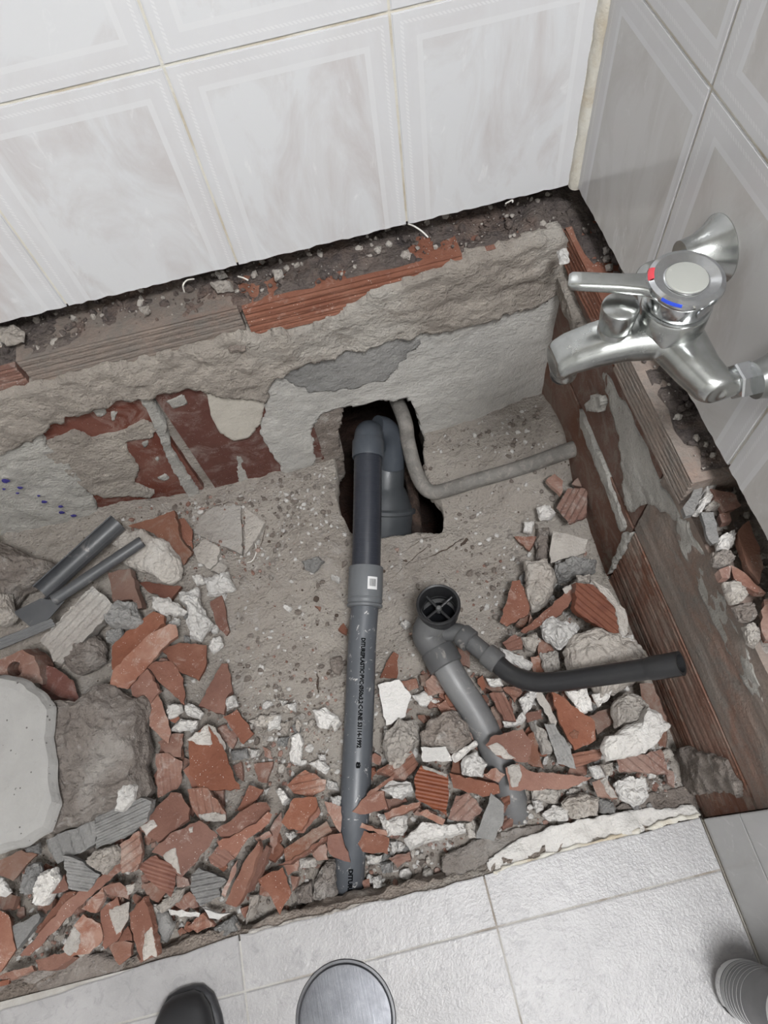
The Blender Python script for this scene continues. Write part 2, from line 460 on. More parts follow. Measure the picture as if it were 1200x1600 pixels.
# --- back wall: mortar bed, wall tiles, bricks and render coats
wall_back = struct(obj('wall_back', box_me(XL, XT + .12, YT + .0018, YT + .2, ZT + .004, ZC), 'grout'))
TW, TH, GAP = .247, .330, .003
def wall_tile(parent, u0, z0, cl, cr, cb, ct, axis, mat, plane, depth=.008, ragged=False):
    """one tile; pattern origin at the whole tile's lower left; cl..ct are the cut sizes within the tile"""
    bm = bmesh.new(); d = depth
    n = 26 if ragged else 1
    rr = random.Random(int(u0 * 1000) + 5)
    prof = []
    for i in range(n + 1):
        x = cl + (cr - cl) * i / n
        prof.append((x, cb + (rr.uniform(-.0016, .0012) if ragged and 0 < i < n else 0)))
    loop = prof + [(cr, ct), (cl, ct)]
    f = bm.faces.new([bm.verts.new((x, 0, z)) for x, z in loop])
    ex = bmesh.ops.extrude_face_region(bm, geom=[f])
    bmesh.ops.translate(bm, verts=[g for g in ex['geom'] if isinstance(g, bmesh.types.BMVert)], vec=(0, d, 0))
    bmesh.ops.recalc_face_normals(bm, faces=bm.faces)
    top = [e for e in bm.edges if all(abs(vv.co.y) < 1e-6 for vv in e.verts)]
    bmesh.ops.bevel(bm, geom=top, offset=.0012, segments=2, affect='EDGES')
    o = obj('wall_tile', from_bm(bm, 'wall_tile'), mat, parent)
    if axis == 'back': o.location = (u0, plane, z0)
    else: o.location = (plane, u0, z0); o.rotation_euler = (0, 0, -math.pi / 2)
    return o
ZG = .758                      # the horizontal grout line in view
xs_lines = [.390 - .2475 * i for i in range(8)]
for i in range(7):
    u1 = xs_lines[i] - (.010 if i == 0 else GAP / 2); u0 = xs_lines[i + 1] + GAP / 2
    for row in range(5):
        z0 = ZG - TH - GAP if row == 0 else ZG + (row - 1) * (TH + GAP)
        cb = ZT - z0 if row == 0 else 0
        wall_tile(wall_back, u0, z0, 0, u1 - u0, cb, TH, 'back', 'wall_tile_marble', YT, ragged=(row == 0))
# --- right wall
wall_right = struct(obj('wall_right', box_me(XT + .0018, XT + .2, YF, YT + .006, ZT + .004, ZC), 'grout'))
ys_lines = [.790, .5525, .305, .0575, -.19, -.4375, -.685, -.93, -1.18]
for i in range(8):
    y1 = ys_lines[i] - (.009 if i == 0 else GAP / 2); y0 = ys_lines[i + 1] + GAP / 2
    for row in range(5):
        z0 = ZG - TH - GAP if row == 0 else ZG + (row - 1) * (TH + GAP)
        cb = ZT - z0 if row == 0 else 0
        wall_tile(wall_right, y1, z0, 0, y1 - y0, cb, TH, 'right', 'wall_tile_shaded', XT, ragged=(row == 0))
# low wall tiles in front of where the bath stood
low = obj('mortar_bed', box_me(.369, XT + .2, YF, -.036, -.06, ZT), 'grout', wall_right)
for i, y1 in enumerate((-.035, -.27, -.505, -.74, -.975)):
    for z0, z1 in ((.004, .150), (.153, ZT - .002)):
        wall_tile(wall_right, y1, z0, 0, .232, 0, z1 - z0, 'right', 'wall_tile_low', .367)

# --- white sealant in the corner
def ragged_strip(name, P, wid, mat, parent=None, nrm=Vector((-1, -1, 0)), seed=1):
    rr = random.Random(seed); bm = bmesh.new(); rows = []
    for k, p in enumerate(P):
        p = Vector(p); nn = nrm.normalized(); tg = Vector((0, 0, 1)) if abs(nn.z) < .5 else Vector((1, 0, 0))
        side = tg.cross(nn).normalized()
        w_ = wid * rr.uniform(.75, 1.15)
        row = [p - side * w_, p - side * w_ * .5 + nn * w_ * .45, p + nn * w_ * rr.uniform(.45, .6), p + side * w_ * .5 + nn * w_ * .45, p + side * w_]
        rows.append([bm.verts.new(q) for q in row])
    for a, b in zip(rows, rows[1:]):
        for k in range(4): bm.faces.new((a[k], a[k + 1], b[k + 1], b[k]))
    bmesh.ops.recalc_face_normals(bm, faces=bm.faces)
    return obj(name, from_bm(bm, name), mat, parent, smooth=True)
tr1 = struct(ragged_strip('trim_1', [(XT - .003, YT - .003, ZT - .004 + i * .02) for i in range(95)], .0105, 'cream_caulk'))
tr1['label'] = 'cream sealant bead down the corner of the tiled walls'

# --- bricks of the back wall
rib_cache = {}
def ribbed_box(x0, x1, z0, z1, depth, ribs, amp, horizontal=True, seed=0, slope=0.0):
    """brick with a ribbed face at local y=0 (ribs stand toward -y)"""
    bm = bmesh.new(); n = ribs * 6
    lenn = 14; rr = random.Random(seed)
    grid = []
    for i in range(n + 1):
        s = i / n
        ph = (i % 6) / 6.0
        hgt = amp * (1 if ph < .55 else 0.0) + rr.uniform(-.0003, .0003)
        row = []
        for k in range(lenn + 1):
            q = k / lenn
            if horizontal: row.append(bm.verts.new((x0 + (x1 - x0) * q, -hgt + rr.uniform(-.0004, .0004), z0 + (z1 - z0) * s)))
            else: row.append(bm.verts.new((x0 + (x1 - x0) * s, -hgt + rr.uniform(-.0004, .0004), z0 + (z1 - z0) * q)))
        grid.append(row)
    for a, b in zip(grid, grid[1:]):
        for k in range(lenn): bm.faces.new((a[k], a[k + 1], b[k + 1], b[k]))
    ed = [e for e in bm.edges if e.is_boundary]
    ex = bmesh.ops.extrude_edge_only(bm, edges=ed)
    nv = [g for g in ex['geom'] if isinstance(g, bmesh.types.BMVert)]
    for vv in nv: vv.co.y = depth
    bmesh.ops.holes_fill(bm, edges=[e for e in bm.edges if e.is_boundary], sides=0)
    bmesh.ops.recalc_face_normals(bm, faces=bm.faces)
    return from_bm(bm, 'brick')
core_b = obj('wall_core', box_me(XL, XT + .1, YB + .012, YB + .1, -.05, ZL - .02), 'brick_grime', wall_back)
def back_brick(x0, x1, z0, z1, ribs, amp, hor, mat, off=0.0, seed=0):
    me = ribbed_box(x0, x1, z0, z1, .09, ribs, amp, hor, seed)
    return obj('brick', me, mat, wall_back, (0, YB - off, 0))
HOLE_B = [(532, 830), (530, 800), (526, 765), (538, 740), (534, 700), (529, 680), (533, 655), (538, 630), (560, 628), (590, 619), (612, 622), (632, 614), (645, 630), (655, 655), (664, 690), (668, 765), (690, 790), (690, 834)]
bm_parts = []
x = -.122
back_brick(-.118, .215, .368, ZL, 5, .0022, True, 'terracotta', .004, 1)
back_brick(.222, .372, .366, ZL - .004, 5, .0022, True, 'terracotta', .003, 2)
back_brick(-.455, -.124, .365, ZL + .004, 6, .0016, True, 'brick_grime', .004, 3)
back_brick(-.79, -.461, .352, ZL - .004, 6, .0018, True, 'terracotta_dusty', .006, 4)
back_brick(-1.13, -.797, .352, ZL - .004, 6, .0018, True, 'brick_grime', .004, 5)
# big smooth-faced bricks low on the wall (a few shallow grooves)
back_brick(-.56, -.330, -.10, .335, 3, .0014, False, 'terracotta_wall', .001, 6)
back_brick(-.308, -.075, -.10, .335, 3, .0012, False, 'terracotta_wall', .003, 7)
back_brick(-.80, -.575, -.10, .335, 3, .0014, False, 'terracotta_wall', .0, 8)

HOLEW = [B_(p) for p in HOLE_B]
# remove the wall core behind the hole: rebuild it as a displaced sheet with the opening cut out
bpy.data.objects.remove(core_b, do_unlink=True)
def core_h(U, V): return fbm(U, V, 22, 4, 5) * .006
hole_keep = rough_poly(HOLEW, .02, .004, 4)
sheet('wall_core', [[(-1.4, -.12), (XT + .02, -.12), (XT + .02, ZL - .006), (-1.4, ZL - .006)]], [hole_keep], to_back(-.010), .012, core_h, 'plaster_rough', wall_back, skirt=.05)

def coat(polys, off, rough, mat, res=.006, cut=(), seed=0, skirt=.02, wav=.004, view='0', name='render_coat', jag=.004, step=.012):
    keep = [rough_poly(pb(view, s) if isinstance(s, str) else s, step, jag, seed + k) for k, s in enumerate(polys)]
    def hf(U, V): return fbm(U, V, 9, 3, seed) * wav + fbm(U, V, 45, 4, seed + 3) * rough
    return sheet(name, keep, list(cut), to_back(off), res, hf, mat, wall_back, skirt=skirt)
coat(['428,572 470,552 520,540 600,515 700,498 800,476 880,450 884,600 880,680 800,690 770,690 740,700 660,720 664,690 655,655 645,630 632,614 612,622 590,619 560,628 538,630 500,640 487,665 488,700 492,715 470,745 455,752 420,700 405,672 415,640 412,610'], .010, .0022, 'plaster_damp', .005, [hole_keep], 11)
coat(['430,572 450,560 470,556 520,543 600,520 640,512 655,530 620,560 600,590 560,600 520,606 480,608 452,592'], .0105, .0022, 'plaster_stain', .004, [hole_keep], 11, skirt=.004, jag=.008, name='damp_stain')
coat(['538,628 533,655 529,680 534,700 538,740 526,765 530,830 480,820 470,745 492,715 488,700 487,665 500,640'], .002, .006, 'mortar_dirty', .005, [hole_keep], 13)
coat(['0,606 100,580 150,566 200,560 300,534 340,520 385,512 400,516 470,505 520,490 560,462 600,440 640,428 740,392 820,370 862,358 880,352 888,440 850,458 800,474 740,492 700,503 600,520 520,545 470,557 430,575 416,595 414,615 330,605 310,595 200,611 110,635 65,662 40,680 0,694 -120,730 -120,640'], .019, .009, 'plaster_rough', .005, [], 17, wav=.009, skirt=.03, jag=.006, step=.009)
coat(['0,684 40,672 65,660 72,690 108,716 135,760 160,800 185,842 150,890 0,960 -130,1000 -130,720'], .013, .005, 'plaster_coat', .006, [], 21, wav=.008)
coat(['320,596 360,588 410,585 414,618 406,655 388,676 364,681 343,669 328,640'], .012, .001, 'plaster_pale', .005, [], 25, wav=.001, jag=.001)
for k, s in enumerate(['160,310 280,260 350,290 440,270 540,225 590,250 560,290 470,300 480,340 520,400 500,460 580,490 560,510 480,500 400,510 340,495 290,450 240,400 170,370',
                       '620,150 690,125 705,160 650,180', '590,440 620,425 635,440 610,452', '485,535 530,545 545,580 510,585',
                       '505,110 560,130 620,230 640,320 700,420 780,545 745,555 690,480 640,390 600,290 555,190',
                       '580,365 600,362 590,380', '890,350 905,370 935,470 905,490 890,430', '340,180 380,160 400,200 370,215', '530,310 560,300 545,335', '415,190 440,195 430,230 418,225']):
    coat([s], .005 + (.004 if k in (0, 4) else 0), .004 if k in (0, 4) else .0015, 'plaster_coat' if k else 'plaster_rough', .004, [], 30 + k, wav=.002, view='3', name='mortar_smear', jag=.002, step=.006)
# small blue paint spots on the left coat
for k, (a, b, s) in enumerate([(20, 460, 9), (75, 485, 6), (65, 505, 4), (145, 515, 4), (165, 538, 7), (228, 555, 6), (232, 578, 7), (275, 590, 7), (345, 628, 5), (15, 490, 4), (540, 570, 6)]):
    c = PY(a / 2.4, 560 + b / 2.4, YB - .021)
    s *= 1.7; m = lathe_me([(0, .0012), (s * .0003, .001), (s * .00045, 0)], 9, Vector((0, -1, 0)))
    for vv in m.vertices: vv.co *= 1 + .4 * mnoise.noise(vv.co * 400 + Vector((k, 0, 0)))
    obj('paint_spot', m, 'blue_mark', wall_back, c)

# the cavity broken through wall and floor
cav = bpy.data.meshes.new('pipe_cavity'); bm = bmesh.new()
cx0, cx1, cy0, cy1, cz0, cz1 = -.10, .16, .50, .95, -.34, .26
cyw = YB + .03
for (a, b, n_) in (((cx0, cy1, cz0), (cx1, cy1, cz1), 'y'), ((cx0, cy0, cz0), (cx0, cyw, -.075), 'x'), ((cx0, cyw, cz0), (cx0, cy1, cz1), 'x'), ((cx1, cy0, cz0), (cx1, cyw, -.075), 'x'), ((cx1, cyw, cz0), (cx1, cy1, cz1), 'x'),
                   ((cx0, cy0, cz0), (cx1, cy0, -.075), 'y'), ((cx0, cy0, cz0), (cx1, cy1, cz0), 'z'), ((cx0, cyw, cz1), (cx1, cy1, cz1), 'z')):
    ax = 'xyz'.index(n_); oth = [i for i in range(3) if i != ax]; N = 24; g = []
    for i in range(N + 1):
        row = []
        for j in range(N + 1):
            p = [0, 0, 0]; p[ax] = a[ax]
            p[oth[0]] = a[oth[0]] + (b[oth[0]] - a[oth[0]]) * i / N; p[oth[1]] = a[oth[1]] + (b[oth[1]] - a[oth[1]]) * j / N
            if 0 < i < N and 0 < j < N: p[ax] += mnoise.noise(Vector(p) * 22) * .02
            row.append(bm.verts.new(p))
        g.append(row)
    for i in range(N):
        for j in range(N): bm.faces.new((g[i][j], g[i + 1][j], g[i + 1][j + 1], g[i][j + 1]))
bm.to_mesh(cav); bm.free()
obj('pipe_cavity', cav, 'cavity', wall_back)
# broken red brick inside the cavity behind the pipes
me = ribbed_box(-.012, .070, .085, .25, .06, 3, .002, True, 77)
obj('brick', me, 'terracotta_brown', wall_back, (0, .822, 0))

# --- bricks of the right wall (faces toward -x)
def right_brick(y0, y1, z0, z1, ribs, amp, hor, mat, off=0.0, seed=0, depth=.10):
    me = ribbed_box(-y1, -y0, z0, z1, depth, ribs, amp, hor, seed)
    o = obj('brick', me, mat, wall_right, (XB - off, 0, 0)); o.rotation_euler = (0, 0, -math.pi / 2)
    return o
right_brick(.545, .764, .372, ZL, 6, .0026, True, 'terracotta', .004, 11)
right_brick(.318, .541, .370, ZL - .002, 6, .0026, True, 'brick_grime', .005, 12)
right_brick(.375, .764, .190, .366, 2, .0006, True, 'terracotta_brown', .0, 13)
right_brick(-.034, .371, .186, .372, 3, .0008, True, 'brick_grime', .0, 14)
right_brick(.374, .764, -.10, .184, 2, .0012, True, 'terracotta_brown', .001, 15)
right_brick(-.034, .366, -.10, .182, 12, .0014, True, 'terracotta_brown', .001, 16)
def rcoat(polys, off, rough, mat, res=.006, seed=0, skirt=.02, wav=.003, view='6', jag=.003, step=.01):
    keep = [rough_poly(pr(view, s), step, jag, seed + k) for k, s in enumerate(polys)]
    def hf(U, V): return fbm(U, V, 12, 3, seed) * wav + fbm(U, V, 50, 4, seed + 3) * rough
    return sheet('mortar_smear', keep, [], to_right(off), res, hf, mat, wall_right, skirt=skirt)
rcoat(['420,-60 470,-20 500,60 560,130 610,250 680,420 760,552 800,640 760,640 700,600 640,560 560,600 530,560 515,380 510,250 480,160'], .002, .003, 'plaster_coat', seed=51, jag=.008, step=.014)
rcoat(['770,570 900,790 1070,1190 1180,1440 1150,1500 1050,1300 960,1130 880,960 840,850 760,720'], .001, .003, 'plaster_coat', seed=52, jag=.009, step=.014)
rcoat(['375,90 400,45 440,50 455,85 440,125 385,120'], .012, .005, 'plaster_coat', seed=53, res=.004)
rcoat(['545,690 575,690 545,770 480,880 465,890 500,800'], .007, .002, 'plaster_coat', seed=54, res=.004)
rcoat(['330,110 350,150 440,370 545,660 530,690 420,400 330,170'], .006, .002, 'plaster_coat', seed=56, jag=.004, res=.004)
rcoat(['615,890 660,830 740,825 800,850 960,900 1060,1100 1030,1140 930,1080 800,1110 700,1110 640,980'], .010, .008, 'mortar_dirty', view='5', seed=55, res=.004, wav=.008, jag=.007)
# rough render strip standing in the inner corner
_o5 = VIEWS['6']; VIEWS['6'] = (800, 280, 3)
rcoat(['190,232 248,226 252,330 252,420 300,560 362,690 318,700 255,560 205,420'], .014, .005, 'plaster_rough', seed=57, res=.004)
VIEWS['6'] = _o5
# core filling the right wall, lower where the top course is broken away
obj('wall_core', box_me(XB + .02, XB + .16, -.034, .33, -.1, .335), 'brick_grime', wall_right)
obj('wall_core', box_me(XB + .02, XB + .16, .33, .80, -.1, ZL - .02), 'brick_grime', wall_right)

# --- ledges on top of the brickwork (dark crumbly dirt)
def ledge_h(U, V): return fbm(U, V, 26, 5, 61) * .012 + fbm(U, V, 90, 3, 62) * .006
sheet('ledge_bed', [rough_poly([(-1.4, YB + .004), (.54, YB + .004), (.54, .93), (-1.4, .93)], .03, .004, 61)], [], lambda u, v, h: (u, v, ZL + h + (v - YB) * .10), .006, ledge_h, 'ledge_dirt', wall_back, skirt=.02)
sheet('ledge_bed', [rough_poly([(.33, XB + .004), (.80, XB + .004), (.80, .53), (.33, .53)], .03, .004, 62)], [], lambda u, v, h: (v, u, ZL + h + (v - XB) * .10), .006, ledge_h, 'ledge_dirt', wall_right, skirt=.02)
sheet('ledge_bed', [rough_poly([(-.034, XB + .006), (.345, XB + .006), (.345, .53), (-.034, .53)], .03, .004, 63)], [], lambda u, v, h: (v, u, .365 + h * 1.6 + (v - XB) * .20), .006, ledge_h, 'mortar_dirty', wall_right, skirt=.02)
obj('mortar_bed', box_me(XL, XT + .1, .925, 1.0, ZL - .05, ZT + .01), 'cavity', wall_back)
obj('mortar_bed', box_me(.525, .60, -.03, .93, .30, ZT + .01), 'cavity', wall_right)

# --- tiled floor in front
floor = struct(obj('floor', box_me(XL, .40, YF, -.040, -.16, -.0026), 'floor_grout'))
def floor_tile(loop, seed=0, dz=0.0):
    bm = bmesh.new()
    f = bm.faces.new([bm.verts.new((a, b, 0)) for a, b in loop])
    ex = bmesh.ops.extrude_face_region(bm, geom=[f])
    bmesh.ops.translate(bm, verts=[g for g in ex['geom'] if isinstance(g, bmesh.types.BMVert)], vec=(0, 0, -.008))
    bmesh.ops.recalc_face_normals(bm, faces=bm.faces)
    bmesh.ops.bevel(bm, geom=[e for e in bm.edges if all(abs(vv.co.z) < 1e-6 for vv in e.verts)], offset=.0012, segments=2, affect='EDGES')
    cxm = sum(a for a, b in loop) / len(loop); cym = sum(b for a, b in loop) / len(loop)
    bmesh.ops.translate(bm, verts=bm.verts, vec=(-cxm, -cym, 0))
    return obj('floor_tile', from_bm(bm, 'floor_tile'), 'floor_tile', floor, (cxm, cym, dz))
fx = [.3655, .0265, -.3500, -.7265, -1.103, -1.45]
fy = [-.1035, -.480, -.8565, -1.233]
edge_px = pts('0', '-200,1645 -60,1598 0,1580 90,1552 180,1523 280,1492 375,1460 376,1462 470,1438 600,1407 690,1386 757,1368 758,1366 870,1334 980,1306 1097,1277')
edge = [PZ(a, b, 0) for a, b in edge_px]
def edge_y(x):
    for a, b in zip(edge, edge[1:]):
        if a.x <= x <= b.x: return a.y + (b.y - a.y) * (x - a.x) / max(b.x - a.x, 1e-9)
    return edge[-1].y if x > edge[-1].x else edge[0].y
rr = random.Random(12)
for i in range(5):
    x1 = fx[i] - .0015; x0 = fx[i + 1] + .0015; n = 18
    top = [(x1 + (x0 - x1) * k / n, min(edge_y(x1 + (x0 - x1) * k / n), -.028) + (rr.uniform(-.0016, .0016) if 0 < k < n else 0)) for k in range(n + 1)]
    floor_tile(top + [(x0, fy[0] + .0015), (x1, fy[0] + .0015)], i, rr.uniform(-.0006, .0006))
    for a, b in zip(fy, fy[1:]):
        floor_tile([(x1, a - .0015), (x0, a - .0015), (x0, b + .0015), (x1, b + .0015)], i, rr.uniform(-.0006, .0006))
# sealant along floor and right wall
ragged_strip('sealant_bead', [(.3655, -.036 - i * .02, .001) for i in range(40)], .0032, 'cream_caulk', floor, Vector((-1, 0, 1)), 5)

# --- pit floor with heaped dirt
PILE = [(100, 1480, -.02), (60, 1250, .02), (200, 1350, .015), (330, 1320, .01), (420, 1400, -.03), (480, 1290, -.01), (500, 1420, -.075), (400, 1200, -.025), (430, 1000, -.04), (420, 850, -.04), (300, 900, -.01), (240, 960, .01), (250, 1100, .01), (100, 950, .01), (30, 950, .02), (30, 1150, .02), (640, 1360, -.065), (545, 1375, -.115), (550, 1320, -.075), (556, 1262, -.045), (650, 1230, -.015), (620, 1100, -.025), (720, 1150, -.01), (780, 1270, -.03), (850, 1270, -.04), (800, 1100, -.005), (920, 1050, .01), (1000, 1180, .005), (900, 1200, -.01), (1060, 1230, -.03), (880, 900, -.02), (930, 950, .01), (750, 880, -.04), (720, 800, -.04), (740, 700, -.012), (800, 680, .02), (875, 660, .07), (890, 780, .0), (620, 900, -.04), (400, 1445, -.06), (900, 1260, -.04), (560, 1000, -.045), (300, 1450, -.05), (200, 1480, -.04), (460, 760, -.03), (330, 800, -.03), (150, 830, .0), (0, 1480, -.03), (520, 1200, -.035), (480, 1080, -.04)]
PW = np.array([[*PZ(a, b, c)] for a, b, c in PILE])
def ground(X, Y):
    X = np.asarray(X, float); Y = np.asarray(Y, float)
    num = np.zeros(X.shape); den = np.zeros(X.shape)
    for wx, wy, wz in PW:
        k = 1.0 / ((X - wx) ** 2 + (Y - wy) ** 2 + .0012) ** 1.6
        num += k * wz; den += k
    return num / den
HOLE_F = [PZ(a, b, -.04) for a, b in pts('0', '525,640 526,765 530,795 538,812 548,834 575,846 620,838 650,834 690,836 693,800 690,785 670,768 662,720 664,640')]
hole_f = rough_poly([(p.x, p.y) for p in HOLE_F], .012, .003, 9)
def pit_h(U, V):
    g = ground(U, V)
    heap = np.clip((g + .034) / .03, 0, 1) * np.clip((.62 - V) / .1, 0, 1)
    return g - heap * .013 + fbm(U, V, 9, 3, 71) * .008 + fbm(U, V, 40, 4, 72) * .0055 + np.maximum(0, fbm(U, V, 60, 3, 73) - .12) * .012
pit = struct(sheet('floor_pit', [[(-1.4, -.05), (XB + .01, -.05), (XB + .01, YB + .02), (-1.4, YB + .02)]], [hole_f], lambda u, v, h: (u, v, h), .0055, pit_h, 'pit_dirt', None, skirt=.05))
pit['label'] = 'dusty concrete bottom of the opened bath recess'
# broken screed edge below the tile edge at the front of the pit
def front_h(U, V): return fbm(U, V, 30, 4, 81) * .012 + fbm(U, V, 90, 3, 82) * .005
sheet('screed_edge', [[(-1.4, -.14), (.37, -.14), (.37, -.010), (-1.4, -.010)]], [], lambda u, v, h: (u, -.034 + .010 + h - (v + .01) * .18, v), .007, front_h, 'screed', floor, skirt=.03)
def strip_front(poly, z, hh, mat, seed, name='mortar_strip'):
    keep = [rough_poly([(PZ(a, b, z).x, PZ(a, b, z).y) for a, b in pts('0', poly)], .008, .003, seed)]
    return sheet(name, keep, [], lambda u, v, h: (u, v, z + h), .0045, lambda U, V: fbm(U, V, 30, 4, seed) * hh + fbm(U, V, 110, 3, seed + 1) * hh * .5, mat, floor, skirt=.05)
strip_front('770,1370 700,1385 620,1402 560,1412 480,1432 400,1452 375,1460 378,1470 480,1445 620,1412 770,1376', -.004, .004, 'mortar_beige', 91)
strip_front('760,1345 800,1318 870,1290 960,1270 1040,1262 1085,1258 1095,1275 990,1302 880,1330 770,1366', -.009, .010, 'mortar_white', 92)
strip_front('770,1360 880,1326 990,1297 1090,1268 1096,1276 990,1304 880,1333 772,1369', -.002, .004, 'cream_caulk', 97)
strip_front('690,1340 740,1312 800,1295 870,1288 850,1305 800,1322 760,1348 740,1365 700,1378 690,1360', -.02, .012, 'mortar_dirty', 93)
strip_front('0,1535 60,1515 130,1490 200,1500 190,1520 100,1548 0,1578 -90,1610 -90,1570', -.010, .009, 'mortar_dirty', 94)
strip_front('200,1500 260,1490 330,1462 372,1440 376,1462 280,1494 190,1522', -.016, .010, 'mortar_dirty', 95)
strip_front('960,1262 1020,1238 1080,1225 1100,1262 1090,1272 1030,1272', -.02, .014, 'mortar_dirty', 96)
# ================================================================== THINGS
SEED = [100]
def zpile(p):
    q = PZ(p[0], p[1], -.02); z = float(ground(np.array([q.x]), np.array([q.y]))[0])
    q = PZ(p[0], p[1], z); return float(ground(np.array([q.x]), np.array([q.y]))[0])
def centroid(P): return (sum(p[0] for p in P) / len(P), sum(p[1] for p in P) / len(P))
def plane_for(P, z, tilt):
    c2 = centroid(P); c = PZ(c2[0], c2[1], z); n = Vector((tilt[0], tilt[1], 1)).normalized()
    return c, n
def slab_mesh(world, c, n, thick, rib=None, period=.011, amp=.0022, seed=0, jag=.0022, step=.007):
    """broken plate with the given outline (world points on the plane c,n), real thickness, optional ribs"""
    e1 = (Vector((1, 0, 0)) - n * n.x).normalized(); e2 = n.cross(e1)
    flat = [((p - c).dot(e1), (p - c).dot(e2)) for p in world]
    flat = rough_poly(flat, step, jag, seed)
    bm = bmesh.new(); bm.faces.new([bm.verts.new((a, b, 0)) for a, b in flat])
    if rib is not None:
        d = Vector((math.cos(rib), math.sin(rib), 0)); nd = Vector((-d.y, d.x, 0))
        ds = [Vector((a, b, 0)).dot(nd) for a, b in flat]; lo_, hi_ = min(ds), max(ds)
        k = math.floor(lo_ / (period / 4))
        while k * period / 4 < hi_:
            bmesh.ops.bisect_plane(bm, geom=bm.verts[:] + bm.edges[:] + bm.faces[:], plane_co=nd * (k * period / 4), plane_no=nd, dist=1e-6); k += 1
        bm.verts.ensure_lookup_table()
        for v in bm.verts:
            ph = v.co.dot(nd) / period * 2 * math.pi
            v.co.z += amp * (.5 + .5 * math.sin(ph + .8)) - amp
    ex = bmesh.ops.extrude_face_region(bm, geom=bm.faces[:])
    nv = [g for g in ex['geom'] if isinstance(g, bmesh.types.BMVert)]
    rr = random.Random(seed)
    for v in nv:
        v.co.z = -thick + rr.uniform(-.1, .1) * thick
        v.co.x *= .965; v.co.y *= .965
    bmesh.ops.recalc_face_normals(bm, faces=bm.faces)
    M = Matrix((e1, e2, n)).transposed()
    bmesh.ops.transform(bm, matrix=M.to_4x4(), verts=bm.verts)
    bmesh.ops.triangulate(bm, faces=[f for f in bm.faces if len(f.verts) > 4])
    return from_bm(bm, 'slab')
def lump_mesh(world, c, n, height, seed=0, rough=1.0, flat_top=.0, N=34):
    """broken lump whose widest outline is the given one"""
    e1 = (Vector((1, 0, 0)) - n * n.x).normalized(); e2 = n.cross(e1)
    P = [Vector(((p - c).dot(e1), (p - c).dot(e2))) for p in world]
    per = [(P[(i + 1) % len(P)] - P[i]).length for i in range(len(P))]; tot = sum(per)
    out = []
    i = 0; acc = 0
    for k in range(N):
        s = tot * k / N
        while acc + per[i] < s - 1e-9: acc += per[i]; i += 1
        out.append(P[i].lerp(P[(i + 1) % len(P)], (s - acc) / per[i]))
    size = tot / 6.28
    jo = Vector((seed * 1.7, seed * .9, .5)); rj = min(1, rough + .3)
    out = [q + Vector((mnoise.noise(Vector((q.x, q.y, 0)) * 1.9 / size + jo) * .13 + mnoise.noise(Vector((q.x, q.y, 3)) * 5.5 / size + jo) * .06, mnoise.noise(Vector((q.x, q.y, 9)) * 1.9 / size + jo) * .13 + mnoise.noise(Vector((q.x, q.y, 6)) * 5.5 / size + jo) * .06)) * size * rj for q in out]
    cen = sum(out, Vector((0, 0))) / N
    ft = flat_top
    prof0 = [(.0, -.55), (.55, -.55), (.86, -.4), (.97, -.15), (1.0, .0), (.985, .22), (.93, .48 + .3 * ft), (.84, .70 + .25 * ft), (.68, .86 + .12 * ft), (.46, .95 + .05 * ft), (.22, 1.0), (.0, 1.0)]
    prof = prof0[:6]
    sub = max(1, int(round(N / 34 * (2 if size > .03 else 1))))
    for (s0, h0), (s1, h1) in zip(prof0[5:], prof0[6:]):
        for k in range(1, sub + 1): prof.append((s0 + (s1 - s0) * k / sub, h0 + (h1 - h0) * k / sub))
    bm = bmesh.new(); rings = []; off = Vector((seed * 3.17, seed * 1.31, seed * .7))
    for sc, hh in prof:
        row = []
        for q in (out if sc > 0 else [cen]):
            xy = cen + (q - cen) * sc
            p = Vector((xy.x, xy.y, hh * height))
            w3 = p / max(size, .004)
            cell = mnoise.cell(w3 * 1.7 + off + Vector((.3, .3, .3)) * mnoise.noise(w3 * 2 + off))
            nz = mnoise.noise(w3 * 1.6 + off) * .20 + mnoise.noise(w3 * 3.7 + off) * .13 + mnoise.noise(w3 * 8.5 + off) * .08 + cell * .05
            fine = (mnoise.noise(p * 170 + off) * .0011 + mnoise.noise(p * 420 + off) * .0003) * min(1, size / .02) * rough
            dirv = Vector((xy.x - cen.x, xy.y - cen.y, 0)); dl = dirv.length
            edge = 1 - abs(sc - .5) if sc < .97 else .25
            p += Vector((0, 0, 1)) * (nz * height * 1.5 * rough * (1 if hh > 0 else .3) * (1 - .75 * ft) + fine)
            if dl > 1e-6: p += dirv / dl * (nz * size * .35 * rough * edge + fine)
            row.append(bm.verts.new(p))
        rings.append(row)
    for a, b in zip(rings, rings[1:]):
        if len(a) == 1:
            for k in range(N): bm.faces.new((a[0], b[(k + 1) % N], b[k]))
        elif len(b) == 1:
            for k in range(N): bm.faces.new((a[k], a[(k + 1) % N], b[0]))
        else:
            for k in range(N): bm.faces.new((a[k], a[(k + 1) % N], b[(k + 1) % N], b[k]))
    bmesh.ops.recalc_face_normals(bm, faces=bm.faces)
    M = Matrix((e1, e2, n)).transposed()
    bmesh.ops.transform(bm, matrix=M.to_4x4(), verts=bm.verts)
    return from_bm(bm, 'lump')
KIND = {'T': 'terracotta', 'D': 'terracotta_dusty', 'X': 'terracotta_wet', 'V': 'terracotta_wall', 'N': 'terracotta_brown',
        'W': 'mortar_white', 'M': 'mortar_beige', 'G': 'cement_grey', 'Y': 'mortar_dirty', 'P': 'mortar_smooth'}
def rtilt(k, a=.22):
    rr = random.Random(k * 7 + 1); return (rr.uniform(-a, a), rr.uniform(-a, a))
def area(W):
    s = 0
    for a, b in zip(W, W[1:] + W[:1]): s += a.x * b.y - b.x * a.y
    return abs(s) / 2
